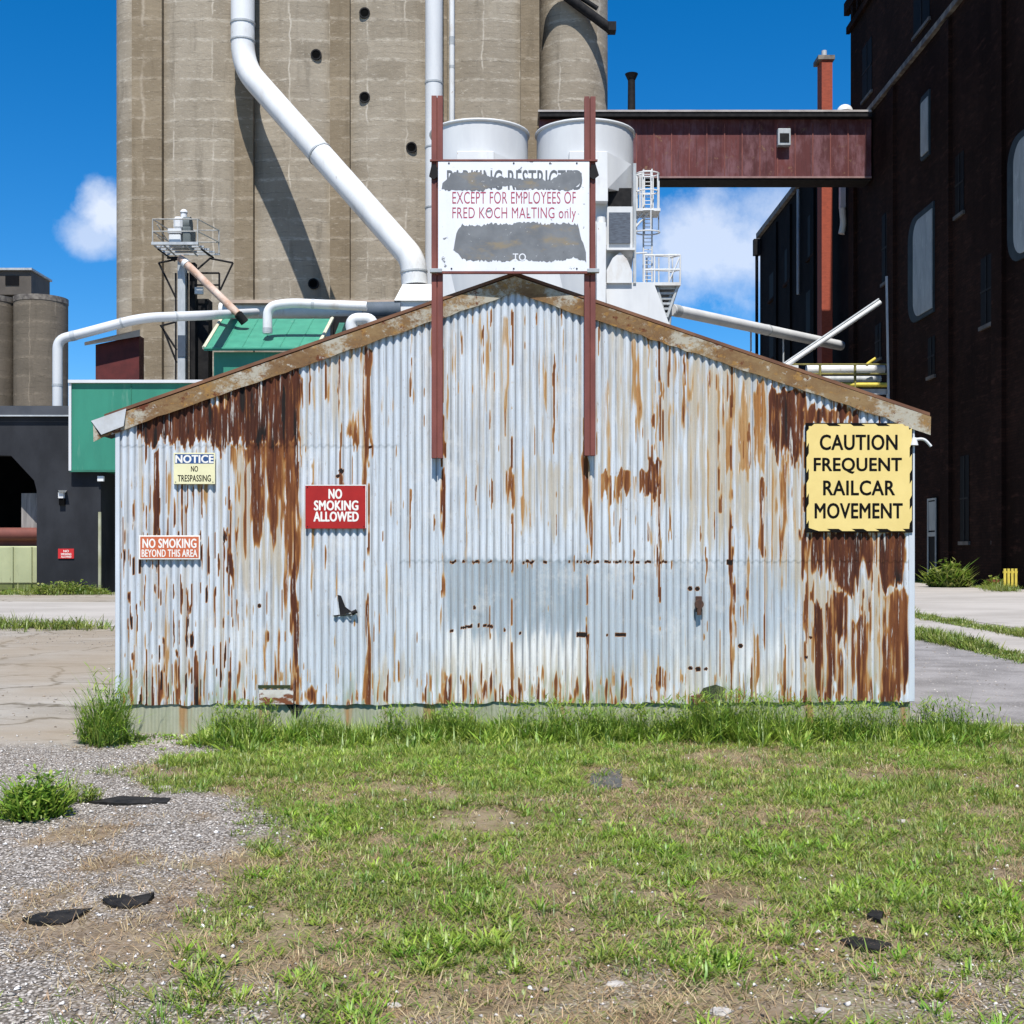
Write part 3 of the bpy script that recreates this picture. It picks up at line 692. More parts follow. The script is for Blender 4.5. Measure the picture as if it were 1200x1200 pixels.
# door latch, lock, low hatch and torn hole on the wall
lt = MB()
MB().prism_y([(PX(391.5, YS), PZ(721, YS)), (PX(392, YS), PZ(703, YS)), (PX(395, YS), PZ(698, YS)), (PX(397, YS), PZ(721, YS))], YS - .024, YS - .012).build('torn_flap', m_corner, shed)
lt.prism_y([(PX(396, YS), PZ(697, YS)), (PX(400, YS), PZ(698, YS)), (PX(405, YS), PZ(711, YS)), (PX(413, YS), PZ(717, YS)), (PX(399, YS), PZ(721, YS))], YS - .026, YS - .018)
lt.tube([P(391, 721.5, YS - .02), P(412, 720, YS - .03)], .006, 8); lt.tube([P(412, 719, YS - .035), P(418, 716, YS - .035)], .020, 10)
lt.build('latch', m_dark, shed)
lk = MB(); c = P(819, 708, YS - .03)
lk.box(c[0] - .03, c[0] + .03, YS - .03, YS - .008, c[2] - .075, c[2] + .075, .006)
lk.tube([(c[0], YS - .028, c[2]), (c[0], YS - .065, c[2])], .042, 14); lk.tube([(c[0] - .002, YS - .05, c[2] - .04), (c[0], YS - .05, c[2] - .10)], .022, 10)
lk.build('lock', M('rusted_iron', (.045, .026, .02), (.09, .045, .028), 20), shed)
ht = MB(); ht.box(PX(304, YS), PX(344, YS), YS - .022, YS - .016, PZ(825, YS), PZ(808, YS)); 
MB().box(PX(303, YS), PX(341, YS), YS - .028, YS - .020, PZ(806.5, YS), PZ(802.5, YS)).build('hatch_slot', M('mossy_slot', (.02, .028, .01), (.05, .06, .02), 30), shed)
ht.build('hatch', M('rusty_hatch', (.55, .54, .50), (.42, .38, .32), 5, (1, 1, 2), .8, [((.16, .055, .022), 6, (1, 1, 2.2), .48, .56)]), shed)
hl = MB(); hl.prism_y([(PX(818, YS), PZ(815, YS)), (PX(824, YS), PZ(806, YS)), (PX(838, YS), PZ(802, YS)), (PX(850, YS), PZ(806, YS)), (PX(848, YS), PZ(818, YS)), (PX(830, YS), PZ(822, YS))], YS - .019, YS - .015)
hl.build('torn_hole', M('torn_sheet_hole', (.02, .03, .012), (.10, .11, .05), 30), shed)
fp = MB(); fp.prism_y([(PX(809, YS), PZ(815, YS)), (PX(823, YS), PZ(813, YS)), (PX(824, YS), PZ(820, YS)), (PX(813, YS), PZ(826, YS))], YS - .06, YS - .02); fp.build('bent_flap', m_rail_red, shed)
tg = MB(); tg.prism_y([(PX(335, YS), PZ(826, YS)), (PX(356, YS), PZ(826, YS)), (PX(347, YS), PZ(842, YS))], YS + .008, YS + .013); tg.build('torn_tag', m_dark, shed)
# hooked pipe at the right eave
el = MB(); el.tube(fillet([P(1062, 516, YS - .02), P(1083, 514, YS - .02), P(1091, 523, YS - .02)], .06), .014, 10)
el.cyl(*P(1071, 0, YS - .02)[:2], PZ(522, YS), PZ(513, YS), .040, .022, 14); el.build('eave_lamp', m_white, shed, 'small white lamp on a hooked pipe arm')

# ------------------------------------------------------------------ signs on the shed
def text_part(lines, y, mat, parent, name='lettering', bold=.02):
    for (t, x0, x1, y0, y1, *r) in lines:
        vs, fs = text_geo(t, PX(x0, YS), PX(x1, YS), PZ(y1, YS), PZ(y0, YS), y, r[0] if r else bold)
        MB().add(vs, fs).build(name, mat, parent)
def board(x0, x1, y0, y1, yf, mat, parent, name='board', th=.008):
    return MB().box(PX(x0, YS), PX(x1, YS), yf, yf + th, PZ(y1, YS), PZ(y0, YS), .0015).build(name, mat, parent)
def screws(pts, yf, parent, r=.006, mat=None):
    for (x, y) in pts:
        p = P(x, y, YS)
        MB().tube([(p[0], yf - .004, p[2]), (p[0], yf, p[2])], r, 8).build('screw', mat or m_dark, parent)

# big gable sign
gs = thing('parking_sign', 'peeling white parking restriction sign on two tall red steel posts above the roof ridge', 'sign', (PX(602, YS), YS - .1, PZ(538, YS)))
for (xa, xb, yt, yb) in ((506.5, 519.5, 117, 538), (684, 697, 118, 535)):
    mb = MB(); za, zb = PZ(yb, YS), PZ(yt, YS)
    x0, x1 = PX(xa, YS), PX(xb, YS); wv = (x1 - x0)
    for (u0, u1) in ((0, .46), (.54, 1)):
        mb.box(x0 + wv * u0, x0 + wv * u1, YS - .115, YS - .107, za, zb, .0015)
        mb.box(x0 + wv * (u0 if u0 > 0 else u1 - .09), x0 + wv * (u0 + .09 if u0 > 0 else u1), YS - .1065, YS - .066, za, zb)
        mb.box(x0 + wv * u0, x0 + wv * u1, YS - .0655, YS - .058, za, zb, .0015)
    mb.box(x0 + wv * .2, x1 - wv * .2, YS - .088, YS - .080, za + .01, zb - .01)
    mb.build('post', m_maroon, gs)
YF = YS - .15
board(514.5, 689.5, 195, 322, YF, m_signwhite, gs, 'board', .012)
MB().box(PX(505, YS), PX(699, YS), YF - .004, YF + .03, PZ(194.6, YS), PZ(192.6, YS)).build('top_rail', m_maroon, gs)
MB().box(PX(513, YS), PX(691, YS), YF - .004, YF + .03, PZ(324.6, YS), PZ(322.2, YS)).build('bottom_rail', m_maroon, gs)
for (x, y) in ((505, 319), (687, 319)):
    MB().box(PX(x, YS), PX(x + 14, YS), YF - .012, YF + .040, PZ(y + 4.5, YS), PZ(y, YS), .003).build('bracket', m_galv, gs)
for x in (507, 692):
    p = P(x + 2.5, 204, YS); MB().prism_y([(p[0] - .045, p[2] - .06), (p[0] - .02, p[2] + .05), (p[0] + .02, p[2] + .05), (p[0] + .05, p[2] - .05), (p[0], p[2] - .09)], YF + .012, YF + .03).build('corner_bracket', m_dark, gs)
text_part([('PARKING RESTRICTED', 525, 681, 205, 228)], YF - .0006, M('faded_slate_lettering', (.09, .10, .11), (.14, .15, .16), 30), gs, 'lettering', .012)
text_part([('EXCEPT FOR EMPLOYEES OF', 531, 674, 230, 244), ('FRED KOCH MALTING only', 531, 674, 248, 265)], YF - .0006, m_pink, gs, 'lettering', .004)
def blob(x0, x1, top, bot, n=60, seed=0, j=2.2):
    """ragged flaked patch between two outlines given as functions of px"""
    r = random.Random(seed); pts = []
    xs = [lerp(x0, x1, i / n) for i in range(n + 1)]
    up = [(x, top(x) + r.uniform(-j, j)) for x in xs]; dn = [(x, bot(x) + r.uniform(-j, j)) for x in xs]
    mb = MB(); vs = []
    for (a, b) in zip(up, dn):
        vs += [(PX(a[0] + r.uniform(-.6, .6), YS), YF - .0014, PZ(a[1], YS)), (PX(b[0] + r.uniform(-.6, .6), YS), YF - .0014, PZ(b[1], YS))]
    mb.add(vs, [(2 * i + 1, 2 * i + 3, 2 * i + 2, 2 * i) for i in range(n)])
    return mb
ip = lambda xs, ys: (lambda x: float(np.interp(x, xs, ys)))
pk = blob(519, 681, ip([519, 527, 530, 560, 575, 590, 598, 606, 615, 622, 632, 646, 650, 666, 681], [221, 213, 208, 207, 212, 213, 214, 215, 215, 213, 216, 217, 213, 205, 208]),
          ip([519, 545, 566, 572, 590, 600, 608, 622, 640, 668, 676, 681], [228, 228, 230, 226, 224, 223, 228, 227, 227, 229, 223, 218]), 90, 3, 1.3)
pk.build('peeled_patch', m_peel, gs)
pk = blob(532, 686, ip([532, 536, 542, 560, 575, 600, 625, 640, 660, 676, 678, 686], [296, 274, 268, 270, 267, 267, 265, 268, 266, 268, 276, 300]),
          ip([532, 545, 560, 600, 601, 620, 640, 660, 672, 686], [298, 309, 310, 310, 308, 309, 311, 309, 305, 311]), 90, 5, 1.5)
pk.build('peeled_patch', m_peel, gs)
text_part([('TO', 601, 616, 301.5, 310)], YF - .0022, m_signwhite, gs, 'lettering', .01)
screws(((527, 197), (602, 197), (644, 197), (675, 197), (530, 319), (675, 319), (602, 319)), YF, gs, .008)

# caution sign
YC = YS - .034
cs = thing('caution_sign', 'square yellow caution sign with black lettering and dashed black border', 'sign', (PX(1006, YS), YC, PZ(623, YS)))
board(943, 1068.5, 496, 624, YC + .002, m_black_paint, cs, 'backing', .01)
def notched():
    L, R_, T, B, d = 944.2, 1067.2, 497.2, 622.4, 2.6
    pts = [(L + 9, T)]
    for x in (968, 996.5, 1025.5): pts += [(x, T), (x + 3.2, T + d), (x + 14.5, T + d), (x + 10.5 + 4, T)] if False else [(x - 1, T), (x + 2.5, T + d), (x + 16.5, T + d), (x + 12, T)]
    pts += [(R_ - 11, T), (R_ - 8, T + d), (R_ - 4, T + d), (R_ - 3, T + 7), (R_, T + 5)]
    for y in (520, 550.5, 580.5): pts += [(R_, y), (R_ - d, y + 5), (R_ - d, y + 17), (R_, y + 12.5)]
    pts += [(R_, B - 13), (R_ - d, B - 9), (R_ - d - .5, B - d), (R_ - 11, B - d), (R_ - 7.5, B)]
    for x in (1043, 1015, 986): pts += [(x, B), (x - 4.5, B - d), (x - 18.5, B - d), (x - 14, B)]
    pts += [(L + 14, B), (L + 6, B - d), (L + d, B - d - 1), (L + d, B - 13), (L, B - 8)]
    for y in (595.5, 566.5, 536.5): pts += [(L, y), (L + d, y - 5), (L + d, y - 17.5), (L, y - 12)]
    pts += [(L, T + 9), (L + d, T + 6), (L + d, T + d), (L + 6, T + d)]
    return pts
MB().prism_y([(PX(x, YS), PZ(y, YS)) for x, y in notched()], YC - .002, YC + .0012).build('board', m_yellow, cs)
text_part([('CAUTION', 960, 1050, 510, 527.5), ('FREQUENT', 953, 1055, 537, 555), ('RAILCAR', 964, 1047, 563.5, 580.5), ('MOVEMENT', 954, 1056, 590, 607.5)], YC - .0034, m_black_paint, cs, 'lettering', .028)

# red no smoking allowed
YN = YS - .034
s = thing('no_smoking_sign', 'dark red sign with three white lines of lettering', 'sign', (PX(394, YS), YN, PZ(620, YS)))
board(358.5, 429.5, 568.5, 619.5, YN, m_red, s)
text_part([('NO', 386, 401, 573.5, 584.5), ('SMOKING', 369, 420, 587, 598), ('ALLOWED', 368.5, 420.5, 600, 611)], YN - .0012, m_white_paint, s, 'lettering', .04)
mb = MB(); mb.box(PX(358.5, YS), PX(429.5, YS), YN - .0015, YN - .0004, PZ(569.3, YS), PZ(568.3, YS)); mb.box(PX(428.8, YS), PX(429.6, YS), YN - .0015, YN - .0004, PZ(619, YS), PZ(569.4, YS)); mb.build('chipped_edge', m_white_paint, s)
screws(((361, 571), (427, 571), (361, 617), (427, 617)), YN, s, .005)
# orange
s = thing('no_smoking_sign', 'faded orange sign with two white lines and a white border', 'sign', (PX(199, YS), YN, PZ(655, YS)))
board(164, 235.5, 627.5, 655.5, YN, m_white_paint, s, 'backing')
MB().box(PX(165.6, YS), PX(234, YS), YN - .0015, YN - .0003, PZ(654, YS), PZ(629, YS)).build('board', m_orange, s)
text_part([('NO SMOKING', 168.5, 231, 631.5, 642), ('BEYOND THIS AREA', 167.5, 232, 644, 652.5, .02)], YN - .0022, m_white_paint, s, 'lettering', .03)
# notice
s = thing('notice_sign', 'small cream notice sign with a blue heading band', 'sign', (PX(229, YS), YN, PZ(568, YS)))
board(204.5, 253, 531, 567.5, YN, m_cream, s)
MB().box(PX(206, YS), PX(251.5, YS), YN - .0012, YN - .0002, PZ(543.5, YS), PZ(532.5, YS)).build('heading_band', m_blue, s)
text_part([('NOTICE', 207, 251, 533.8, 542.6)], YN - .002, m_white_paint, s, 'lettering', .045)
text_part([('NO', 225, 233, 546.5, 553), ('TRESPASSING', 209.5, 248, 557, 564.5)], YN - .001, m_black_paint, s, 'lettering', .02)
screws(((207, 533), (250.5, 533), (207, 565), (250.5, 565)), YN, s, .004)

# ------------------------------------------------------------------ the concrete silo behind
YG = 91.0; kG = YG / F
silo = thing('concrete_silo', 'huge tan concrete grain silo with flat ribs, taller than the picture', 'silo', (PX(430, YG), YG, 0))
ZT = 56
def arc_panel(xa, xb, bulge, y):
    mb = MB(); n = 14; rows = 2; vs = []; fs = []
    for i in range(n + 1):
        t = i / n; x = lerp(xa, xb, t); yy = y - bulge * math.sin(math.pi * t) ** .8
        vs += [(x, yy, -.2), (x, yy, ZT)]
    for i in range(n): fs.append((2 * i, 2 * i + 2, 2 * i + 3, 2 * i + 1))
    mb.add(vs, fs, True); return mb
ribs = [(155, 190), (275, 297), (387, 410), (500, 524), (610, 632)]
for i in range(4):
    arc_panel(PX(ribs[i][1] - 1, YG), PX(ribs[i + 1][0] + 1, YG), .46, YG + .52).build('wall_bay', m_conc, silo)
for (a, b) in ribs:
    MB().box(PX(a, YG), PX(b, YG), YG - .12, YG + 1.4, -.2, ZT).build('pilaster', m_conc3, silo)
# rounded left end
mb = MB(); vs = []; fs = []
for i in range(17):
    a = math.pi / 2 + math.pi / 2 * i / 16; q = (PX(155, YG) + .02 + 1.62 * math.cos(a), YG + .12 + 1.7 * (1 - math.sin(a)))
    vs += [(*q, -.2), (*q, ZT)]
for i in range(16): fs.append((2 * i + 2, 2 * i, 2 * i + 1, 2 * i + 3))
mb.add(vs, fs, True); mb.build('rounded_end', m_conc, silo)
MB().cyl(PX(674, YG), YG + 2.6, -.2, ZT, 40 * kG * 1.03, None, 48).build('round_bin', m_conc, silo)
MB().box(PX(139.5, YG), PX(660, YG), YG + 3.6, YG + 16, -.2, ZT - .3).build('core', m_conc, silo)
for (x, y) in ((427, 14), (370, 63), (427, 113), (482, 172), (367, 332)):
    p = P(x, y, YG); yo = YG + (.40 if abs(x - 427) > 3 and abs(x - 370) > 5 else .18)
    yo = YG + .52 - .46 * math.sin(math.pi * ((x + (5 if x < 455 and x > 400 or x < 340 else -5) - (409 if x > 400 else 296)) / 92.)) ** .8 - .02
    fr = MB(); n = 18; R1, R0 = 6.4 * kG, 4.9 * kG
    for (ra, rb, ya, yb) in ((R1, R1, yo + .1, yo - .05), (R1, R0, yo - .05, yo - .05), (R0, R0, yo - .05, yo + .02)):
        vs = [(p[0] + ra * math.cos(2 * math.pi * k / n), ya, p[2] + ra * math.sin(2 * math.pi * k / n)) for k in range(n)] + [(p[0] + rb * math.cos(2 * math.pi * k / n), yb, p[2] + rb * math.sin(2 * math.pi * k / n)) for k in range(n)]
        fr.add(vs, [(k, (k + 1) % n, n + (k + 1) % n, n + k) for k in range(n)])
    fo = fr.build('vent', m_dark, silo)
    MB().add([(p[0] + R0 * math.cos(2 * math.pi * k / n), yo - .012, p[2] + R0 * math.sin(2 * math.pi * k / n)) for k in range(n)], [tuple(range(n - 1, -1, -1))]).build('opening', m_black, fo)
# dark bands and sloping chute on the round bin
cg = thing('sloping_chute', 'dark sloping chute across the top of the round silo', 'chute', P(690, 20, YG - .6))
MB().tube([P(640, -22, YG - .4), P(718, 36, YG - .4)], .36, 8).build('chute_tube', m_dark, cg)
MB().tube([P(640, -30, YG - .4), P(700, 10, YG - .4)], .18, 8).build('conduit', m_dark, cg)
MB().box(PX(712, YG), PX(721, YG), YG - .9, YG, PZ(41, YG), PZ(31, YG)).build('outlet', m_dark, cg)
MB().tube([P(690, 10, YG + .3), P(692, 18, YG - .4)], .12, 6).build('bracket', m_dark, cg)

# big white spout: down the silo and diagonally to the bins
def pipe_thing(name, label, cat, pts, r, mat, bands=(), fil=2.0, n=20, group=None, r_end=None):
    t = thing(name, label, cat, pts[0], group)
    path = fillet(pts, fil); MB().tube(path, r, n, True, r_end).build('pipe', mat, t)
    for (seg, u, wdt) in bands:
        a, b = Vector(pts[seg]), Vector(pts[seg + 1]); c = a.lerp(b, u); d = (b - a).normalized()
        MB().tube([c - d * wdt, c + d * wdt], r * 1.06, n).build('band', m_galv, t)
    return t
yP = YG - 1.75
bp = [P(284.5, -160, yP), P(284.5, 78, yP), P(484, 304, 80.5), P(486, 334, 80.5)]
pipe_thing('grain_spout', 'thick white pipe running down the silo and bending diagonally', 'pipe', bp, .82, m_white, ((0, .79, .07), (0, .875, .05), (1, .48, .07), (2, .5, .05)), 1.7)
bx = thing('spout_hopper', 'white steel hopper box under the diagonal white pipe', 'hopper', P(497, 372, 79))
MB().hexa([P(462, 352, 78.8), P(528, 352, 78.8), P(528, 352, 82.3), P(462, 352, 82.3)], [P(472, 333, 79.6), P(510, 333, 79.6), P(510, 333, 81.5), P(472, 333, 81.5)]).build('transition', m_white, bx)
MB().box(PX(463, 79), PX(528, 79), 79, 82.3, 0, PZ(352.5, 79)).build('body', m_white, bx)
pipe_thing('vertical_duct', 'white vertical duct rising in front of the silo between sign post and ribs', 'duct', [P(508.5, -160, 88), P(508.5, 345, 88)], .60, m_white2, ((0, .51, .06), (0, .66, .05), (0, .80, .05)), 1)
pipe_thing('thin_riser', 'thin white riser pipe beside the wider vertical duct', 'pipe', [P(529.5, -160, 89.6), P(529.5, 146, 89.6)], .19, m_white, ((0, .68, .28), (0, .78, .1)), 1, 10)

# ------------------------------------------------------------------ pair of white bins and their access steel
YBn = 78.0; kB = YBn / F
def make_bin(px, label, boxspan):
    t = thing('white_bin', label, 'bin', (PX(px, YBn), YBn, 0), 'twin white dust bins')
    cx = PX(px, YBn); R = 56.5 * kB; ztop = 27.2
    MB().cyl(cx, YBn, PZ(300, YBn), ztop, R, None, 48).build('shell', m_white2, t)
    rim = MB()
    pts = [(cx + (R + .04) * math.cos(2 * math.pi * k / 40), YBn + (R + .04) * math.sin(2 * math.pi * k / 40), ztop) for k in range(41)]
    rim.tube(pts, .09, 8, False); rim.build('rim', m_white, t)
    MB().cyl(cx, YBn, 6, PZ(300, YBn), 1.2, R, 40).build('cone', m_white2, t)
    x0, x1, y0, y1, x2 = boxspan
    yf = YBn - R - .55
    MB().box(PX(x0, yf), PX(x1, yf), yf, YBn - R * .5, PZ(y1, yf), PZ(y0, yf), .03).build('duct_box', m_white, t)
    # pyramid transition on the right of the box
    tr = MB(); tr.hexa([(PX(x1, yf) + .004, yf + .10, PZ(y1 - 16, yf)), (PX(x2, yf), yf + 1.6, PZ(y1 - 18, yf)), (PX(x2, yf), yf + 2.6, PZ(y1 - 18, yf)), (PX(x1, yf) + .004, yf + 2.0, PZ(y1 - 16, yf))],
                       [(PX(x1, yf) + .004, yf + .10, PZ(y0 + 1, yf)), (PX(x2, yf), yf + 1.2, PZ(y0 + 8, yf)), (PX(x2, yf), yf + 2.6, PZ(y0 + 8, yf)), (PX(x1, yf) + .004, yf + 2.0, PZ(y0 + 1, yf))])
    tr.build('transition', m_white2, t)
    return t
b1 = make_bin(562, 'round white bin behind the sign, nearer the diagonal pipe', (535, 579, 177, 235, 612))
b2 = make_bin(685.5, 'round white bin behind the sign, beside the caged ladder', (667, 712.5, 177, 236, 742))
# lower works of the right-hand bin
yf = YBn - 3.1
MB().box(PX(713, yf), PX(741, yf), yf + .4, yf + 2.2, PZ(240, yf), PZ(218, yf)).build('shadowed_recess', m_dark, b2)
MB().box(PX(712, yf), PX(742, yf), yf + .3, yf + 3, PZ(290, yf), PZ(240.4, yf)).build('filter_housing', m_white2, b2)
MB().box(PX(714, yf), PX(739, yf), yf + .16, yf + .28, PZ(284, yf), PZ(248, yf)).build('louvre_panel', M('dark_louvre', (.10, .12, .15), (.06, .07, .09), 3, (1, 1, 4)), b2)
MB().box(PX(711, yf), PX(744, yf), yf - .05, yf + 3, PZ(293, yf), PZ(290.4, yf)).build('ledge', m_white, b2)
dk = MB(); dk.box(PX(699, yf), PX(709.5, yf), yf - .3, yf + .8, 9, PZ(262, yf)); dk.tube([P(704.3, 262, yf + .25), P(704.3, 255, yf + .25)], .28, 16); dk.dome(PX(704.3, yf), yf + .25, PZ(262, yf), .27, .34); dk.build('downcomer', m_white, b2)
cn = MB(); cn.hexa([P(712, 400, yf + .15), P(792, 400, yf + .15), P(790, 400, yf + 4), P(712, 400, yf + 4)], [P(710, 331, yf + .3), P(766, 331, yf + .3), P(766, 331, yf + 4), P(710, 331, yf + 4)])
cn.build('hopper_side', m_white2, b2)
ar = MB(); ar.prism_y([P(711, 331, yf)[0::2], P(741, 331, yf)[0::2], P(741, 318, yf)[0::2], P(735, 303, yf)[0::2], P(727, 295, yf)[0::2], P(718, 302, yf)[0::2], P(711, 316, yf)[0::2]], yf + .1, yf + 3.4)
ar.build('arched_hood', m_white, b2)
MB().box(PX(742.5, yf), PX(746, yf), yf + .2, yf + .5, PZ(331, yf), PZ(190, yf)).build('corner_post', m_galv, b2)
mb = MB(); mb.box(PX(516, yf), PX(712, yf), yf + .9, yf + 5, 0, PZ(300, yf)); mb.box(PX(712.5, yf), PX(791, yf), yf + .2, yf + 4, 0, PZ(400.5, yf)); mb.build('support_housing', m_white2, b2)

cl = thing('caged_ladder', 'white caged ladder with two small railed landings beside the bin', 'ladder', P(760, 345, 75.6))
yl = 75.6
def rail(mb, a, b, r=.055): mb.bar(a, b, r, 6)
mb = MB(); cx = PX(760, yl); R = 13.5 * yl / F
hoops = [(201, 1), (222, 1), (246, 1), (270, 1.05)]
for (py, q) in hoops:
    z = PZ(py, yl); mb.tube([(cx + R * q * math.cos(2 * math.pi * k / 20), yl + .5 + R * .8 * math.sin(2 * math.pi * k / 20), z) for k in range(21)], .045, 6, False)
for k in range(8):
    a = 2 * math.pi * k / 8 + .2
    mb.bar((cx + R * math.cos(a), yl + .5 + R * .8 * math.sin(a), PZ(201, yl)), (cx + R * math.cos(a), yl + .5 + R * .8 * math.sin(a), PZ(246 if k % 2 else 270, yl)), .04)
mb.build('cage', m_white, cl)
mb = MB()
for x in (754, 764): mb.bar(P(x, 198, yl + 1.1), P(x, 330, yl + 1.1), .05)
for i in range(30): mb.bar(P(754, 200 + i * 4.4, yl + 1.1), P(764, 200 + i * 4.4, yl + 1.1), .025)
mb.build('rungs', m_white, cl)
mb = MB(); mb.box(PX(743, yl), PX(774, yl), yl, yl + 1.6, PZ(247, yl), PZ(244, yl)); mb.bar(P(745, 266, yl + .3), P(762, 247, yl + .3), .06); mb.bar(P(745, 258, yl + .3), P(756, 247, yl + .3), .05)
for x in (746, 750, 772): mb.bar(P(x, 246, yl + .1), P(x, 205 if x < 760 else 212, yl + .1), .05)
mb.bar(P(744, 206, yl + .1), P(752, 203, yl + .1), .05); mb.bar(P(744, 225, yl + .1), P(752, 223, yl + .1), .05)
mb.build('upper_landing', m_white, cl)
mb = MB(); mb.box(PX(744, yl), PX(797, yl), yl - .3, yl + 1.5, PZ(335.5, yl), PZ(332, yl))
for y in (299, 316): 
    mb.bar(P(755, y, yl - .25), P(797, y, yl - .25), .06); mb.bar(P(797, y, yl - .25), P(786, y + 3, yl + 1.6), .05); mb.bar(P(755, y, yl + 1.6), P(790, y + 2, yl + 1.6), .05)
for x in (755, 767, 784, 797): mb.bar(P(x, 299, yl - .25), P(x, 333, yl - .25), .055)
for x in (758, 772, 788): mb.bar(P(x, 302, yl + 1.6), P(x, 333, yl + 1.6), .045)
mb.bar(P(783, 333, yl - .25), P(796, 302, yl - .25), .045); mb.bar(P(744, 297, yl), P(758, 296, yl), .05)
mb.build('lower_landing', m_white, cl)
mb = MB()
for i in range(6): mb.box(PX(772 + i * .6, yl), PX(795 - i * 1.8, yl), yl + .1, yl + 1.2, PZ(338.5 + i * 6, yl), PZ(336 + i * 6, yl))
mb.bar(P(794, 336, yl), P(782, 372, yl), .09); mb.bar(P(770, 336, yl), P(784, 392, yl), .10); mb.bar(P(786, 345, yl + .3), P(783, 400, yl + .3), .12)
mb.build('landing_brackets', m_galv, cl)

# ------------------------------------------------------------------ enclosed bridge between silo and brick tower
YBr = 88.5
br = thing('enclosed_bridge', 'maroon clad enclosed conveyor bridge between the silo and brick tower', 'bridge', P(825, 217, YBr))
def bridge_mat():
    n = NT('maroon_cladding')
    sep = n.node('ShaderNodeSeparateXYZ'); n.link(n.tc.outputs['Object'], sep.inputs[0])
    wn = n.node('ShaderNodeTexWhiteNoise', noise_dimensions='1D'); n.link(n.math('FLOOR', n.math('DIVIDE', sep.outputs[0], 1.22)), wn.inputs['W'])
    c = n.mix(wn.outputs['Value'], (.125, .038, .036, 1), (.070, .023, .024, 1))
    c = n.mix(n.rng(n.noise(.9, (1.2, 1, .5), 7, .7), .42, .66), c, (.165, .080, .088, 1))
    c = n.mix(n.rng(n.noise(1.4, (1, 1, 1), 7, .7), .58, .68), c, (.19, .11, .065, 1))
    c = n.mix(n.math('MULTIPLY', n.rng(n.noise(2.4, (2.2, 1, .12), 8, .75), .50, .66), .65), c, (.055, .022, .022, 1))
    return n.done(c, .6, 0, .15)
m_clad = bridge_mat()
x0 = PX(632, YBr); x1 = PX(1021, YBr); zb = PZ(207, YBr); zt = PZ(140, YBr)
MB().box(x0, x1, YBr, YBr + 1.9, zb, zt).build('wall', m_clad, br)
mb = MB(); x = x0 + .6
while x < x1 - .2: mb.box(x - .035, x + .035, YBr - .05, YBr - .003, zb + .02, zt - .3); x += 1.22
mb.build('panel_seam', m_maroon, br)
MB().box(x0, x1, YBr - .10, YBr - .003, PZ(209, YBr), zb - .0).build('lower_trim', M('pale_maroon', (.28, .17, .16), (.2, .12, .11), 2), br)
MB().box(x0, x1, YBr + .05, YBr + 1.85, PZ(210.6, YBr), PZ(209.2, YBr)).build('floor_beam', m_dark, br)
MB().box(x0, PX(1019, YBr), YBr - .62, YBr + 2.2, zt + .0, PZ(135, YBr)).build('roof', m_dark, br)
MB().box(x0 - .1, PX(1018, YBr), YBr - .68, YBr + 2.25, PZ(134.8, YBr), PZ(132.6, YBr)).build('roof_edge', M('pale_roof_edge', (.40, .37, .35), (.30, .27, .25), 1), br)
v = MB(); v.box(PX(910, YBr), PX(925, YBr), YBr - .5, YBr - .02, PZ(173, YBr), PZ(153, YBr), .04); vo = v.build('vent_box', m_galv, br)
MB().box(PX(912, YBr), PX(923, YBr), YBr - .53, YBr - .503, PZ(169.5, YBr), PZ(159, YBr)).build('louvre', m_dark, vo)
st = thing('vent_stack', 'black metal vent stack standing on the bridge roof', 'stack', P(741, 132, YBr + .6))
MB().cyl(PX(741, YBr), YBr + .6, PZ(132.6, YBr), PZ(88, YBr), .27, .25, 16).build('pipe', m_dark, st)
MB().cyl(PX(741, YBr), YBr + .6, PZ(90, YBr), PZ(83, YBr), .27, .46, 16).build('cap', m_dark, st)
MB().cyl(PX(741, YBr), YBr + .6, PZ(132.6, YBr), PZ(127, YBr), .48, .40, 16).build('base_collar', m_dark, st)
tv = thing('turbine_vent', 'small round white vent at the tower end of the bridge roof', 'vent', P(990, 132, YBr + 1))
MB().dome(PX(990, YBr + 1), YBr + 1, PZ(131, YBr + 1), .55, .5).build('dome', m_white, tv); MB().cyl(PX(990, YBr + 1), YBr + 1, PZ(135, YBr + 1), PZ(131, YBr + 1), .4, .4, 14).build('neck', m_galv, tv)

# ------------------------------------------------------------------ dark brick buildings on the right
XB = 25.0
def wy(px): return XB * F / (px - 600.0)
def wz(px, py): return EYE - (py - HOR) * wy(px) / F
tw = thing('brick_tower', 'tall soot dark brick mill building with pale boarded windows', 'building', (XB, 78, 0))
MB().box(XB, XB + 34, 53, 94.5, -.2, 42.3).build('wall', m_brick, tw)
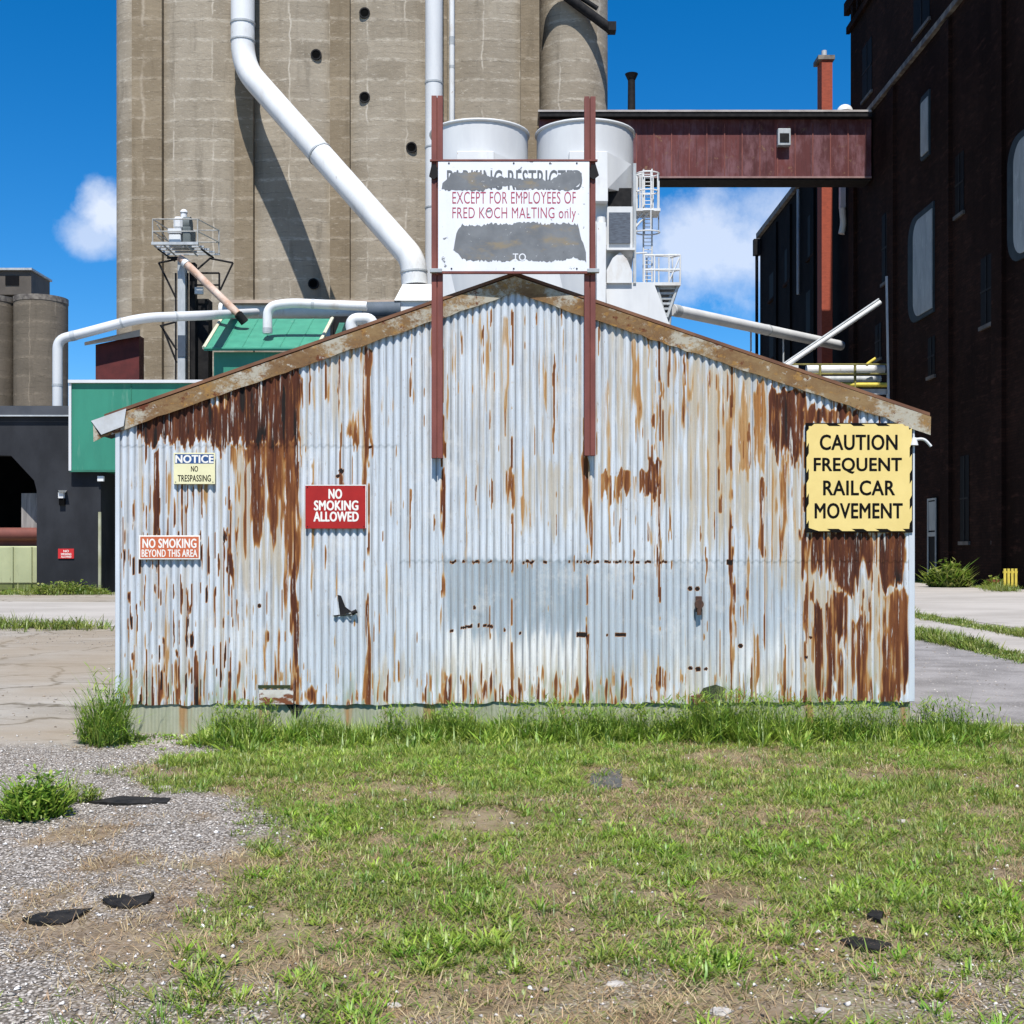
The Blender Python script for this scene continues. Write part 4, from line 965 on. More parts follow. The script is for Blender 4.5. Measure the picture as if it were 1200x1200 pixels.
# flat piers breaking up the long wall
for Y in (93.6, 84.0, 73.4, 65.5): MB().box(XB - .22, XB - .003, Y - .7, Y + .7, -.2, 32.2).build('pier', m_brick, tw)
MB().box(XB - .28, XB - .002, 53, 94.7, 32.4, 32.75).build('stone_band', m_stone, tw)
mb = MB(); mb.box(XB - .26, XB - .002, 53, 94.8, 40.2, 40.7); mb.box(XB - .40, XB - .002, 53, 94.9, 41.6, 42.5)
Y = 53.5
while Y < 94: mb.box(XB - .34, XB - .003, Y, Y + .5, 40.72, 41.58); Y += 1.4
mb.build('cornice', m_brick, tw)
def wall_rect(mb, y0, y1, z0, z1, xo, th, rad=0.0, corners=(1, 1, 1, 1)):
    if rad <= 0: mb.box(XB - xo - th, XB - xo, y0, y1, z0, z1); return
    pts = []
    for (cy, cz, a0, on) in ((y1 - rad, z1 - rad, 0, corners[0]), (y0 + rad, z1 - rad, 90, corners[1]), (y0 + rad, z0 + rad, 180, corners[2]), (y1 - rad, z0 + rad, 270, corners[3])):
        for k in range(7):
            a = math.radians(a0 + 15 * k)
            pts.append((cy + rad * math.cos(a), cz + rad * math.sin(a)) if on else (cy + rad * math.copysign(1, math.cos(math.radians(a0 + 45))), cz + rad * math.copysign(1, math.sin(math.radians(a0 + 45)))))
        if not on: pts = pts[:-6]
    mb.prism_x(pts, XB - xo - th, XB - xo)
def boarded(pxa, pxb, pya, pyb, rad):
    y1, y0 = wy(pxa), wy(pxb); pm = (pxa + pxb) / 2
    z1, z0 = wz(pm, pya), wz(pm, pyb)
    mb = MB(); wall_rect(mb, y0 - .1, y1 + .05, z0 - .1, z1 + .1, .003, .10, rad + .1, (1, 0, 0, 1)); f = mb.build('window', m_frame, tw)  # wide far side of the frame stands for the shaded reveal
    mb = MB(); wall_rect(mb, y0 + .02, y1 - (.24 if rad > .5 else .12) * (y1 - y0), z0 + .15, z1 - .3, .106, .05, rad * .8, (1, 0, 0, 1)); mb.build('board', m_panel, f)
boarded(1066, 1095, 250, 372, 1.3); boarded(1183, 1218, 155, 300, 1.3); boarded(1080.5, 1090, 112, 184, .25)
def dark_window(pxa, pxb, pya, pyb, sill=True, xo=.003):
    y1, y0 = wy(pxa), wy(pxb); pm = (pxa + pxb) / 2; z1, z0 = wz(pm, pya), wz(pm, pyb)
    mb = MB(); wall_rect(mb, y0, y1, z0, z1, xo, .03); f = mb.build('window', m_glass_dark, tw)
    if sill: MB().box(XB - .14, XB - .004, y0 - .15, y1 + .1, z0 - .22, z0 - .02).build('sill', M('sooty_sill', (.12, .11, .10), (.05, .045, .04), 1), f)
    mb = MB(); mb.box(XB - .07, XB - .036, (y0 + y1) / 2 - .04, (y0 + y1) / 2 + .04, z0, z1); mb.box(XB - .068, XB - .036, y0, y1, (z0 + z1) / 2 - .05, (z0 + z1) / 2 + .05); mb.build('muntin', m_dark, f)
for a in ((1071, 1090, -60, 32), (1011, 1022, 50, 112), (1088, 1096, 395, 440), (1126, 1136, 534, 634), (1165, 1177, 520, 633), (1034, 1042, 250, 330), (1150, 1163, 300, 380), (1120, 1130, 180, 250), (1026, 1033, 380, 420)):
    dark_window(*a)
dr = MB(); y1, y0 = wy(1089.5), wy(1099.5); dr.box(XB - .10, XB - .004, y0, y1, 0, wz(1094, 584)); d = dr.build('door', m_glass_dark, tw)
mb = MB(); zt_ = wz(1094, 584)
mb.box(XB - .16, XB - .104, y1 - .14, y1, 0, zt_); mb.box(XB - .16, XB - .104, y0, y0 + .12, 0, zt_); mb.box(XB - .158, XB - .104, y0 + .121, y1 - .141, zt_ - .12, zt_); mb.box(XB - .158, XB - .104, y0 + .121, y1 - .141, zt_ * .55, zt_ * .60); mb.build('frame', m_panel, d)
MB().box(XB - .135, XB - .104, y0 + .2, y1 - .2, zt_ * .62, zt_ - .2).build('pane', m_panel, d)

lb = thing('brick_building', 'lower black brick building beyond the tower, below the bridge', 'building', (XB, 112, 0))
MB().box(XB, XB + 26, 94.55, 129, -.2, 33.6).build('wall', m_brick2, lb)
MB().box(XB - .35, XB + 26, 94.6, 129.3, 33.602, 34.1).build('coping', m_stone, lb)
mb = MB()
mb.tube(fillet([(XB - .35, 128.9, 33.4), (XB - .35, 128.9, 12)], .2), .16, 8); mb.box(XB - .7, XB - .02, 128.5, 129.2, 31.8, 33.4); mb.build('drain_head', m_dark, lb)
MB().tube([(XB - .2, wy(938), wz(938, 222)), (XB - .2, wy(938), wz(938, 345))], .13, 8).build('downpipe', m_galv, lb)
for Y in (121, 115, 106): MB().box(XB - .18, XB - .003, Y - .6, Y + .6, -.2, 33).build('pier', m_brick2, lb)
for (pa, pb, q0, q1) in ((902, 908, 320, 350), (920, 927, 290, 330), (947, 955, 250, 300), (902, 908, 385, 420), (945, 953, 340, 390)):
    y1, y0 = wy(pa), wy(pb); f = MB().box(XB - .04, XB - .003, y0, y1, wz((pa + pb) / 2, q1), wz((pa + pb) / 2, q0)).build('window', m_glass_dark, lb)
    MB().box(XB - .2, XB - .004, y0 - .2, y1 + .2, wz((pa + pb) / 2, q1) - .25, wz((pa + pb) / 2, q1) - .02).build('sill', m_brick, f)

YCh = 97.6
ch = thing('brick_chimney', 'slim red brick chimney rising behind the bridge roof', 'chimney', P(968.5, 400, YCh))
MB().box(PX(963, YCh), PX(975.5, YCh), YCh, YCh + 1.4, -.1, PZ(70, YCh)).build('shaft', m_redbrick, ch)
MB().box(PX(958.5, YCh), PX(978, YCh), YCh - .12, YCh + 1.5, PZ(69.9, YCh), PZ(65, YCh)).build('cap', m_stone, ch)
MB().cyl(PX(968, YCh), YCh + .6, PZ(65, YCh), PZ(56, YCh), .22, .2, 12).build('flue', m_galv, ch)
dp = thing('white_downspout', 'short white downspout below the tower end of the bridge', 'pipe', P(990, 270, 96.3))
mb = MB(); mb.box(PX(985, 95.9), PX(994, 95.9), 95.9, 96.4, PZ(243, 95.9), PZ(214, 95.9)); mb.build('upper_pipe', m_white, dp)
MB().tube(fillet([P(987, 244, 95.9), P(988.5, 262, 95.9), P(986, 274, 95.9)], .4), .24, 10).build('elbow', m_white, dp); MB().tube([P(993, 246, 95.9), P(994, 270, 95.9)], .16, 8).build('branch', m_white, dp)

# pipes and steel in front of the brick wall
pp = pipe_thing('sloping_pipe', 'long white sloping pipe from the bins to the brick wall', 'pipe', [P(787, 363, 78), P(985, 405, 94.5)], .36, m_white2, ((0, .02, .3), (0, .52, .08)), 1, 14)
for (x, y) in ((880, 383), (918, 391)): MB().bar(P(x, y, 85.5 if x < 900 else 88.5), P(x, y + 34, 85.5 if x < 900 else 88.5), .06).build('hanger', m_galv, pp)
cv = thing('inclined_conveyor', 'thin white inclined conveyor tube crossing the sloping pipe', 'conveyor', P(920, 430, 82))
MB().tube([P(919, 430, 82), P(1032, 354, 82)], .15, 10).build('tube', m_white, cv)
MB().tube([P(917.5, 427, 82), P(1030, 350.5, 82)], .07, 8).build('upper_rail', m_galv, cv); 
mb = MB()
for i in range(12): 
    t = (i + .5) / 12; mb.bar(P(lerp(917.5, 1030, t), lerp(427, 350.5, t), 82), P(lerp(919, 1032, t), lerp(430, 354, t), 82), .03)
mb.build('tie_bars', m_dark, cv)
MB().box(PX(914, 82), PX(934, 82), 81.6, 82.4, PZ(434, 82), PZ(429, 82)).build('boot', m_white, cv)
wk = thing('railed_walkway', 'steel walkway with yellow rails and white pipes on the brick wall', 'walkway', P(990, 470, 84.5))
yk = 84.4
MB().box(PX(930, yk), XB - .3, yk, yk + 2, PZ(472, yk), PZ(466, yk)).build('deck', m_galv, wk)
mb = MB(); 
for y in (427, 438): mb.bar(P(905 if y < 430 else 930, y, yk - .05), P(1040, y, yk - .05), .06)
for x in (961, 1002): mb.bar(P(x, 428, yk - .12), P(x, 470, yk - .12), .09)
mb.build('railing', M('dull_yellow_rail', (.22, .20, .06), (.14, .12, .04), 3), wk)
MB().tube([P(930, 451, yk - .05), P(1040, 451, yk - .05)], .15, 8).build('yellow_pipe', m_yel2, wk)
MB().tube([P(945, 433.5, yk + .9), P(1036, 433, yk + .9)], .34, 12).build('upper_pipe', m_white, wk)
MB().tube([P(950, 444, yk + .9), P(1032, 444, yk + .9)], .22, 12).build('lower_pipe', m_galv, wk)
MB().box(PX(990, yk), PX(1040, yk), yk + .1, yk + .5, PZ(462, yk), PZ(455.5, yk)).build('kick_plate', m_galv, wk)
for x in (945, 1010): MB().box(PX(x, yk), PX(x + 4, yk), yk + .8, yk + 1.1, -.1, PZ(472.1, yk)).build('support_leg', m_dark, wk)
MB().tube([P(1015, 428, yk), P(1020, 424, yk), P(1026, 420, yk)], .10, 8).build('valve_handle', m_yel2, wk)
wd = thing('wall_downpipe', 'thin grey downpipe on the dark brick wall above the eave', 'pipe', (XB - .2, wy(1043.5), wz(1043, 470)))
MB().tube([(XB - .2, wy(1043.5), wz(1043.5, 324)), (XB - .2, wy(1046), wz(1046, 478))], .14, 8).build('pipe', m_galv, wd)
MB().box(XB - .3, XB - .003, wy(1046.5), wy(1044), wz(1045, 466), wz(1045, 462)).build('clamp', m_galv, wd)

# ------------------------------------------------------------------ left side: green sheds, grey building, elevator leg
YL = 55.0
gx = thing('green_canopy', 'flat roofed green metal canopy box overhanging the dark grey building', 'canopy', P(200, 553, YL))
MB().box(PX(84.5, YL), PX(330, YL), YL - .2, YL + 7, PZ(552, YL), PZ(450, YL)).build('wall', m_green, gx)
MB().box(PX(83, YL), PX(332, YL), YL - .35, YL + 7.1, PZ(449.8, YL), PZ(446.3, YL)).build('roof_edge', m_white2, gx)
MB().box(PX(83, YL), PX(86, YL), YL - .28, YL - .203, PZ(552, YL), PZ(450, YL)).build('corner_trim', m_white2, gx)
MB().box(PX(84, YL), PX(330, YL), YL - .26, YL - .203, PZ(553.5, YL), PZ(551, YL)).build('bottom_trim', M('dark_green_trim', (.03, .15, .1), None, 2), gx)
mb = MB()
for px in (155, 225): mb.box(PX(px, YL), PX(px + .8, YL), YL - .23, YL - .202, PZ(551, YL), PZ(450, YL))
mb.build('sheet_joint', M('green_joint', (.035, .2, .13), None, 2), gx)
gp = thing('steel_column', 'mossy green steel column under the canopy beside the shed', 'column', P(122, 695, YL + .6))
mb = MB(); y = YL + 2.6
mb.box(PX(120, y), PX(133, y), y + .3, y + .9, -.05, PZ(598, y)); mb.box(PX(117.5, y), PX(140, y), y - .05, y + .6, PZ(598, y), PZ(589, y))
mb.build('column_shaft', M('mossy_steel', (.10, .105, .035), (.05, .055, .02), 1, (1, 1, .4)), gp)
MB().box(PX(115.5, YL), PX(118.5, YL), YL - .05, YL + .06, 0, PZ(600, YL)).build('pale_post', M('peeling_post', (.40, .40, .30), (.20, .20, .10), 1.5, (1, 1, .4)), gp)
MB().box(PX(115, YL), PX(122, YL), YL - .1, YL + .06, PZ(564, YL), PZ(558, YL)).build('light_box', m_white, gp)
MB().box(PX(119, y), PX(170, y), y + 2.5, y + 2.6, 0, PZ(553, y)).build('shade_backing', m_black, gp)  # black sheet stands in for the deep shade under the canopy
mb = MB(); 
for px in (118, 124, 130): mb.box(PX(px, y), PX(px + 1.2, y), y + .1, y + .2, PZ(588.8, y), PZ(554, y))
mb.build('grating_bars', m_yel2, gp)

gb = thing('grey_building', 'dark grey rendered building with a wide cut cornered opening', 'building', (PX(40, YL + 1), YL + 1, 0))
yg = YL + .1
zt_ = PZ(487, yg)
op = [(PX(43, yg), -.1), (PX(43, yg), PZ(575, yg)), (PX(40, yg), PZ(563, yg)), (PX(13, yg), PZ(534, yg)), (PX(-110, yg), PZ(531, yg)), (PX(-150, yg), PZ(560, yg)), (PX(-150, yg), -.1)]
outer = [(PX(-150, yg) - .0, -.1), (PX(-260, yg), -.1), (PX(-260, yg), zt_), (PX(118, yg), zt_), (PX(118, yg), -.1)]
MB().prism_y(outer + op, yg, yg + .6).build('front_wall', m_grey, gb)
MB().box(PX(-260, yg), PX(84, yg), yg - .15, yg + 14, PZ(486.8, yg), PZ(476, yg)).build('parapet', M('grey_coping', (.065, .07, .08), (.045, .05, .06), .8), gb)
MB().box(PX(-260, yg), PX(110, yg), yg - .22, yg - .152, PZ(488.5, yg), PZ(486.9, yg)).build('drip_edge', m_galv, gb)
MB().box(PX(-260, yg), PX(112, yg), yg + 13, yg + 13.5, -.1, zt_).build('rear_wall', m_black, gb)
MB().box(PX(100, yg), PX(118, yg), yg + .61, yg + 13, -.1, zt_).build('side_wall', m_grey, gb)
MB().prism_y([P(55, 492, yg)[0::2], P(82, 472, yg)[0::2], P(82, 492, yg)[0::2]], yg + 1, yg + 1.5).build('roof_wedge', m_dark, gb)
MB().box(PX(12, yg), PX(60, yg), yg + 1.25, yg + 1.29, PZ(619, yg + 1.25), PZ(578, yg + 1.25)).build('inner_boarding', m_wood, gb)
fl = thing('flood_lamp', 'small white flood lamp on the dark grey wall', 'lamp', P(73, 582, yg))
mb = MB(); mb.hexa([P(69, 577, yg - .28), P(77, 577, yg - .28), P(77, 577, yg - .01), P(69, 577, yg - .01)], [P(68, 574.5, yg - .35), P(78.5, 574.5, yg - .35), P(78.5, 574.5, yg - .01), P(68, 574.5, yg - .01)]); mb.build('hood', m_white, fl)
MB().box(PX(70, yg), PX(76, yg), yg - .2, yg - .004, PZ(584, yg), PZ(577.2, yg)).build('body', m_white, fl)
MB().box(PX(70.5, yg), PX(77, yg), yg - .16, yg - .004, PZ(592, yg), PZ(584.2, yg)).build('lens_guard', m_black, fl)
s2 = thing('warning_sign', 'tiny red sign with white marks on the dark grey wall', 'sign', P(77, 655, yg))
MB().box(PX(68.5, yg), PX(87, yg), yg - .05, yg - .004, PZ(654.5, yg), PZ(643, yg)).build('board', M('bright_red_enamel', (.50, .02, .025), (.45, .02, .02), 3), s2)
mb = MB()
for (t, a, b, c, d) in (('NO', 75, 81, 644.6, 647.2), ('SMOKING', 72, 84, 648.2, 650.6), ('ALLOWED', 72, 84, 651.4, 653.6)):
    vs, fs = text_geo(t, PX(a, yg), PX(b, yg), PZ(d, yg), PZ(c, yg), yg - .055, .03); MB().add(vs, fs).build('lettering', m_white_paint, s2)
hp = thing('hopper_car', 'pale green hopper railcar with red top seen inside the grey building', 'railcar', (PX(-10, yg + 1.2), yg + 1.2, 0))
yh = yg + .8
MB().box(PX(-150, yh), PX(62, yh), yh, yh + 3, PZ(684, yh), PZ(640, yh), .05).build('body', m_palegreen, hp)
mb = MB()
for px in range(-140, 62, 22): mb.box(PX(px, yh), PX(px + 2, yh), yh - .1, yh - .003, PZ(683, yh), PZ(641, yh))
mb.build('side_post', m_palegreen, hp)
mb = MB(); mb.tube([P(-150, 626, yh + .3), P(62, 626, yh + .3)], .29, 12); mb.build('top_roll', m_rail_red, hp)
MB().box(PX(-150, yh), PX(62, yh), yh + .5, yh + 2.6, PZ(640, yh), PZ(628, yh)).build('hopper_top', m_rail_red, hp)
MB().box(PX(-150, yh), PX(62, yh), yh + .05, yh + 2.8, PZ(691, yh), PZ(684.2, yh)).build('sill_beam', M('moss_beam', (.16, .18, .05), (.1, .12, .04), 2), hp)
MB().box(PX(-150, yh), PX(62, yh), yh + .6, yh + 2.2, .04, PZ(691.1, yh)).build('running_gear', m_dark, hp)

# green monitor roof house
yr = 66.0
gh = thing('green_house', 'green metal house with a sloped green roof behind the shed', 'building', P(310, 445, yr))
ze, zr = PZ(411, yr), PZ(376, yr + 5); xa, xb = PX(239, yr), PX(371, yr); xa2, xb2 = PX(260, yr + 5), PX(389, yr + 5)
MB().box(xa + .4, xb + .6, yr + .45, yr + 10, 0, ze + .0).build('wall', m_green, gh)
rf = MB(); rf.hexa([(xa, yr, ze), (xb, yr, ze), (xb2, yr + 5, zr), (xa2, yr + 5, zr)], [(xa, yr, ze + .12), (xb, yr, ze + .12), (xb2, yr + 5, zr + .12), (xa2, yr + 5, zr + .12)]); rf.build('roof', m_green2, gh)
m_trim = M('cream_trim', (.62, .60, .45), None, 2)
MB().tube([(xb + .02, yr - .02, ze + .14), (xb2 + .02, yr + 5, zr + .14)], .10, 6).build('verge_trim', m_trim, gh)
MB().tube([(xa, yr - .02, ze + .14), (xa2, yr + 5, zr + .14)], .10, 6).build('verge_trim', m_trim, gh)
mb = MB()
for i in range(1, 6): t = i / 6; mb.tube([(lerp(xa, xb, t), yr, ze + .13), (lerp(xa2, xb2, t), yr + 5, zr + .13)], .025, 5)
mb.tube([(xa, yr, ze + .12), (xb, yr, ze + .12)], .06, 6); mb.build('roof_ridge', m_green2, gh)
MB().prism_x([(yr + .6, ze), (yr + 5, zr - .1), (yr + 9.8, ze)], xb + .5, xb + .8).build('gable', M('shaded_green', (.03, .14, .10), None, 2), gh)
MB().prism_y([(xb2 - .1, ze), (xb2 + .1, zr + .1), (PX(396, yr + 5), zr - .2), (PX(395, yr + 5), ze)], yr + 5.1, yr + 9).build('rear_lean_to', m_dark, gh)

rs = thing('red_shed', 'dark red metal shed with a white eave beside the silo', 'shed', P(138, 445, 75))
MB().prism_y([P(112, 684, 75)[0::2], P(163, 684, 75)[0::2], P(163, 393, 75)[0::2], P(112, 404, 75)[0::2]], 75, 76).build('wall', m_redshed, rs)
MB().hexa([P(99, 405, 74.6), P(164, 394, 74.6), P(164, 394, 76.2), P(99, 405, 76.2)], [P(99, 401, 74.2), P(164, 386, 74.2), P(164, 386, 76.2), P(99, 401, 76.2)]).build('roof', m_white2, rs)

# overhead white pipe
yo_ = 62.0
pipe_thing('overhead_pipe', 'long white overhead pipe bending down at its left end', 'pipe', [P(67.5, 505, yo_), P(67.5, 398, yo_), P(92, 392, yo_), P(165, 372.5, yo_), P(245, 369.5, yo_ + 2), P(300, 366, yo_ + 16)], .24, m_white2, ((0, .50, .06), (1, .75, .12), (2, .70, .05), (3, .5, .05)), .9, 14)
pipe_thing('bent_vent_pipe', 'white pipe curving down onto the green roof', 'pipe', [P(313.5, 391, 67.2), P(313.5, 359, 67.2), P(340, 355, 67.2), P(430, 359, 67.2)], .25, m_white, ((2, .30, .08), (0, .12, .12)), .9, 14)
ga = thing('conveyor_gallery', 'low horizontal conveyor gallery crossing in front of the silo', 'gallery', P(380, 372, 80))
MB().tube([P(258, 364, 80.6), P(440, 364, 80.6)], .50, 16).build('body', m_white, ga)
MB().box(PX(262, 80), PX(470, 80), 81.2, 82, PZ(390, 80), PZ(356, 80)).build('housing', m_white2, ga)
MB().box(PX(260, 80), PX(470, 80), 79.8, 82.2, PZ(355.8, 80), PZ(352, 80)).build('roof', M('tan_roof_edge', (.46, .36, .28), (.36, .28, .22), 1), ga)
MB().tube([P(425, 364, 79.2), P(470, 363, 79.2)], .52, 14).build('dark_duct', M('slate_duct', (.10, .12, .15), (.07, .09, .11), 1), ga)
MB().box(PX(388, 79), PX(470, 79), 78.6, 79.6, 0, PZ(372, 79)).build('lower_body', m_dark, ga)
dm = MB(); dm.tube(fillet([P(412, 392, 74), P(412, 374, 74), P(436, 374, 74), P(436, 392, 74)], .7), .36, 14)
dmt = thing('duct_bend', 'short white duct bend just above the shed roof slope', 'duct', P(424, 390, 74)); dm.build('bend', m_white, dmt)

# bucket elevator leg with service platform
ye = 70.0
lg = thing('bucket_elevator', 'slim grey bucket elevator with a railed platform and machine head', 'elevator', P(214, 445, ye))
MB().box(PX(208, ye), PX(217, ye), ye, ye + .5, 0, PZ(302, ye), .02).build('casing', m_galv, lg)
MB().box(PX(219, ye), PX(226, ye), ye + .5, ye + 1, 0, PZ(305, ye), .02).build('casing', m_dark, lg)
MB().box(PX(222, ye), PX(238, ye), ye + 1.2, ye + 2.2, 0, PZ(345, ye)).build('lower_casing', m_dark, lg)
MB().box(PX(208.5, ye), PX(217.5, ye), ye - .05, ye - .003, PZ(418, ye), PZ(393, ye)).build('access_panel', M('slate_blue', (.06, .08, .11), None, 2), lg)
hd = MB(); hd.box(PX(201, ye), PX(215, ye), ye - .6, ye + .8, PZ(289, ye), PZ(277, ye), .04); hd.box(PX(200, ye), PX(216, ye), ye - .65, ye + .85, PZ(276.6, ye), PZ(271, ye), .03); hd.box(PX(205.5, ye), PX(216, ye), ye - .5, ye + .7, PZ(270.6, ye), PZ(256, ye), .12)
hdo = hd.build('head', m_white2, lg)
mb = MB(); mb.tube([P(216, 264, ye + .1), P(224, 264, ye + .1)], .45, 14); mb.box(PX(216.2, ye), PX(226, ye), ye - .5, ye + .7, PZ(289, ye), PZ(268, ye), .05); mb.build('drive_guard', M('slate_grey', (.12, .14, .14), None, 2), hdo)
mb = MB(); mb.cyl(PX(215, ye), ye + .1, PZ(256, ye), PZ(249, ye), .17, .17, 14); mb.dome(PX(215, ye), ye + .1, PZ(248.8, ye), .21, .2); mb.build('beacon', m_white, hdo)
pf = MB()
z0, z1 = PZ(291.5, ye), PZ(289, ye)
pf.box(PX(183, ye), PX(237, ye), ye - .95, ye - .85, z0, z1 + .03)
for k in range(5): pf.hexa([(PX(184, ye), ye - .84 + k * .6, z0 + .02), (PX(237 + k * 3.2, ye), ye - .84 + k * .6, z0 + .02), (PX(237 + k * 3.2, ye), ye - .76 + k * .6, z0 + .02), (PX(184, ye), ye - .76 + k * .6, z0 + .02)], [(PX(184, ye), ye - .84 + k * .6, z1), (PX(237 + k * 3.2, ye), ye - .84 + k * .6, z1), (PX(237 + k * 3.2, ye), ye - .76 + k * .6, z1), (PX(184, ye), ye - .76 + k * .6, z1)])
for x in (184.5, 196, 222, 236): pf.box(PX(x, ye), PX(x + 1.6, ye), ye - .75, ye + 1.65, z0 - .04, z0 + .018)
pf.build('platform', m_galv, lg)
mb = MB()
A = [P(184, 289, ye - .85), P(236, 289, ye - .85), P(250, 300, ye + 1.5), P(184, 289, ye + 1.5)]
def up(p, dz): return (p[0], p[1], p[2] + dz)
A = [(PX(184, ye), ye - .85, PZ(289, ye)), (PX(236, ye), ye - .85, PZ(289, ye)), (PX(249, ye), ye + 1.55, PZ(289, ye)), (PX(190, ye), ye + 1.55, PZ(289, ye))]
for i in range(4):
    a, b = A[i], A[(i + 1) % 4]
    for h in (.62, 1.28): mb.bar(up(a, h), up(b, h), .035)
    mb.bar(a, up(a, 1.28), .04)
mb.bar(P(184, 263, ye - .8), P(201, 289, ye + .4), .03); mb.bar(P(184, 276, ye - .8), P(196, 289, ye + .4), .03)
mb.build('railing', M('dull_rail', (.40, .40, .38), (.26, .25, .23), 3), lg)
mb = MB()
mb.bar(P(185, 292, ye - .8), P(205, 306, ye + .2), .05); mb.bar(P(236, 292, ye - .8), P(250, 302, ye + .2), .06); mb.bar(P(196, 302, ye), P(214, 302, ye), .07)
for pts in ([(186, 308), (206, 349)], [(186, 308), (212, 303)], [(247, 303), (273, 308)], [(273, 308), (258, 340)], [(247, 302), (231, 316)], [(257, 320), (257, 346)], [(226, 320), (257, 320)], [(228, 334), (257, 334)], [(206, 320), (206, 445)], [(220, 320), (220, 445)], [(188, 381), (207, 410)], [(207, 377), (188, 382)], [(190, 382), (207, 425)]):
    mb.bar(P(*pts[0], ye + .1), P(*pts[1], ye + .1), .055)
mb.build('bracing', m_dark, lg)
mb = MB(); mb.box(PX(226.5, ye), PX(236, ye), ye + .3, ye + .5, PZ(343, ye), PZ(335, ye)); mb.build('equipment_box', m_white2, lg)
sp = thing('rusty_spout', 'rust streaked slanting spout from the elevator head to the green roof', 'spout', P(245, 335, ye))
MB().tube([P(211, 302, ye - .3), P(279, 368, ye - 1.2)], .21, 12).build('pipe', m_rustpipe, sp)
MB().tube([P(279, 368, ye - 1.2), P(287, 378, ye - 1.0)], .24, 12).build('boot', m_dark, sp)
MB().tube([P(216, 307, ye - .36), P(219, 310, ye - .4)], .25, 12).build('collar', m_white, sp)

# distant silos at the left edge
yq = 160.0
fs_ = thing('distant_elevator', 'distant weathered round concrete silos with a dark headhouse', 'silo', P(20, 650, yq))
for px in (48, -13, -74): MB().cyl(PX(px, yq), yq, -.2, PZ(347, yq - 3), 30.3 * yq / F, None, 40).build('round_silo', m_conc2, fs_)
for px in (48, -13, -74): MB().cyl(PX(px, yq), yq, PZ(347, yq - 3) - .4, PZ(344.5, yq - 3), 30.8 * yq / F, None, 40).build('silo_cap', m_stone, fs_)
MB().box(PX(-90, yq), PX(38, yq), yq - .4, yq + 6, PZ(346, yq), PZ(318, yq)).build('headhouse', M('headhouse_grey', (.10, .085, .07), (.07, .06, .05), .6), fs_)
MB().box(PX(-92, yq), PX(40, yq), yq - .8, yq + 6.3, PZ(317.9, yq), PZ(315.5, yq)).build('headhouse_roof', m_galv, fs_)
MB().box(PX(8, yq), PX(24, yq), yq - .5, yq - .42, PZ(335, yq), PZ(324, yq)).build('headhouse_window', m_glass_dark, fs_)

# ------------------------------------------------------------------ vegetation
def leafmat(name, trans=.42):
    n = NT(name); _, c = n.attr('tint')
    d = n.node('ShaderNodeBsdfDiffuse'); t = n.node('ShaderNodeBsdfTranslucent'); m = n.node('ShaderNodeMixShader'); m.inputs[0].default_value = trans
    n.link(c, d.inputs[0]); n.link(c, t.inputs[0]); n.link(d.outputs[0], m.inputs[1]); n.link(t.outputs[0], m.inputs[2])
    g = n.node('ShaderNodeBsdfGlossy'); g.inputs['Roughness'].default_value = .45; g.inputs[0].default_value = (.9, .95, .85, 1)
    m2 = n.node('ShaderNodeMixShader'); m2.inputs[0].default_value = .035
    n.link(m.outputs[0], m2.inputs[1]); n.link(g.outputs[0], m2.inputs[2]); n.link(m2.outputs[0], n.out.inputs[0])
    return n.m
m_leaf = leafmat('leaf_green'); m_straw = leafmat('dry_straw', .2)

def blades(bx_, by_, bz_, az, lean, ln, wd, col, curve=.5, shape='blade'):
    """arrays of blades: 7-vertex strips that bend over; returns verts, faces(list of quads/tris), colours"""
    n = len(bx_); dx, dy = np.cos(az), np.sin(az); sx, sy = -dy, dx
    ts = np.array([0, .35, .7, 1.0]); ws = np.array([.6, 1.0, .75, .0]) if shape == 'blade' else np.array([.25, .95, 1.0, .0])
    V = np.zeros((n, 7, 3)); k = 0
    for t, wv in zip(ts, ws):
        hor = np.sin(lean) * ln * t + curve * ln * t * t * .5
        ver = np.cos(lean) * ln * t * (1 - .28 * curve * t)
        cx, cy, cz = bx_ + dx * hor, by_ + dy * hor, bz_ + ver
        if wv > 0:
            V[:, k] = np.stack([cx - sx * wd * wv / 2, cy - sy * wd * wv / 2, cz], -1); V[:, k + 1] = np.stack([cx + sx * wd * wv / 2, cy + sy * wd * wv / 2, cz], -1); k += 2
        else: V[:, k] = np.stack([cx, cy, cz], -1)
    C = np.repeat(col[:, None, :], 7, 1)
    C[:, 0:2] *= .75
    return V, C
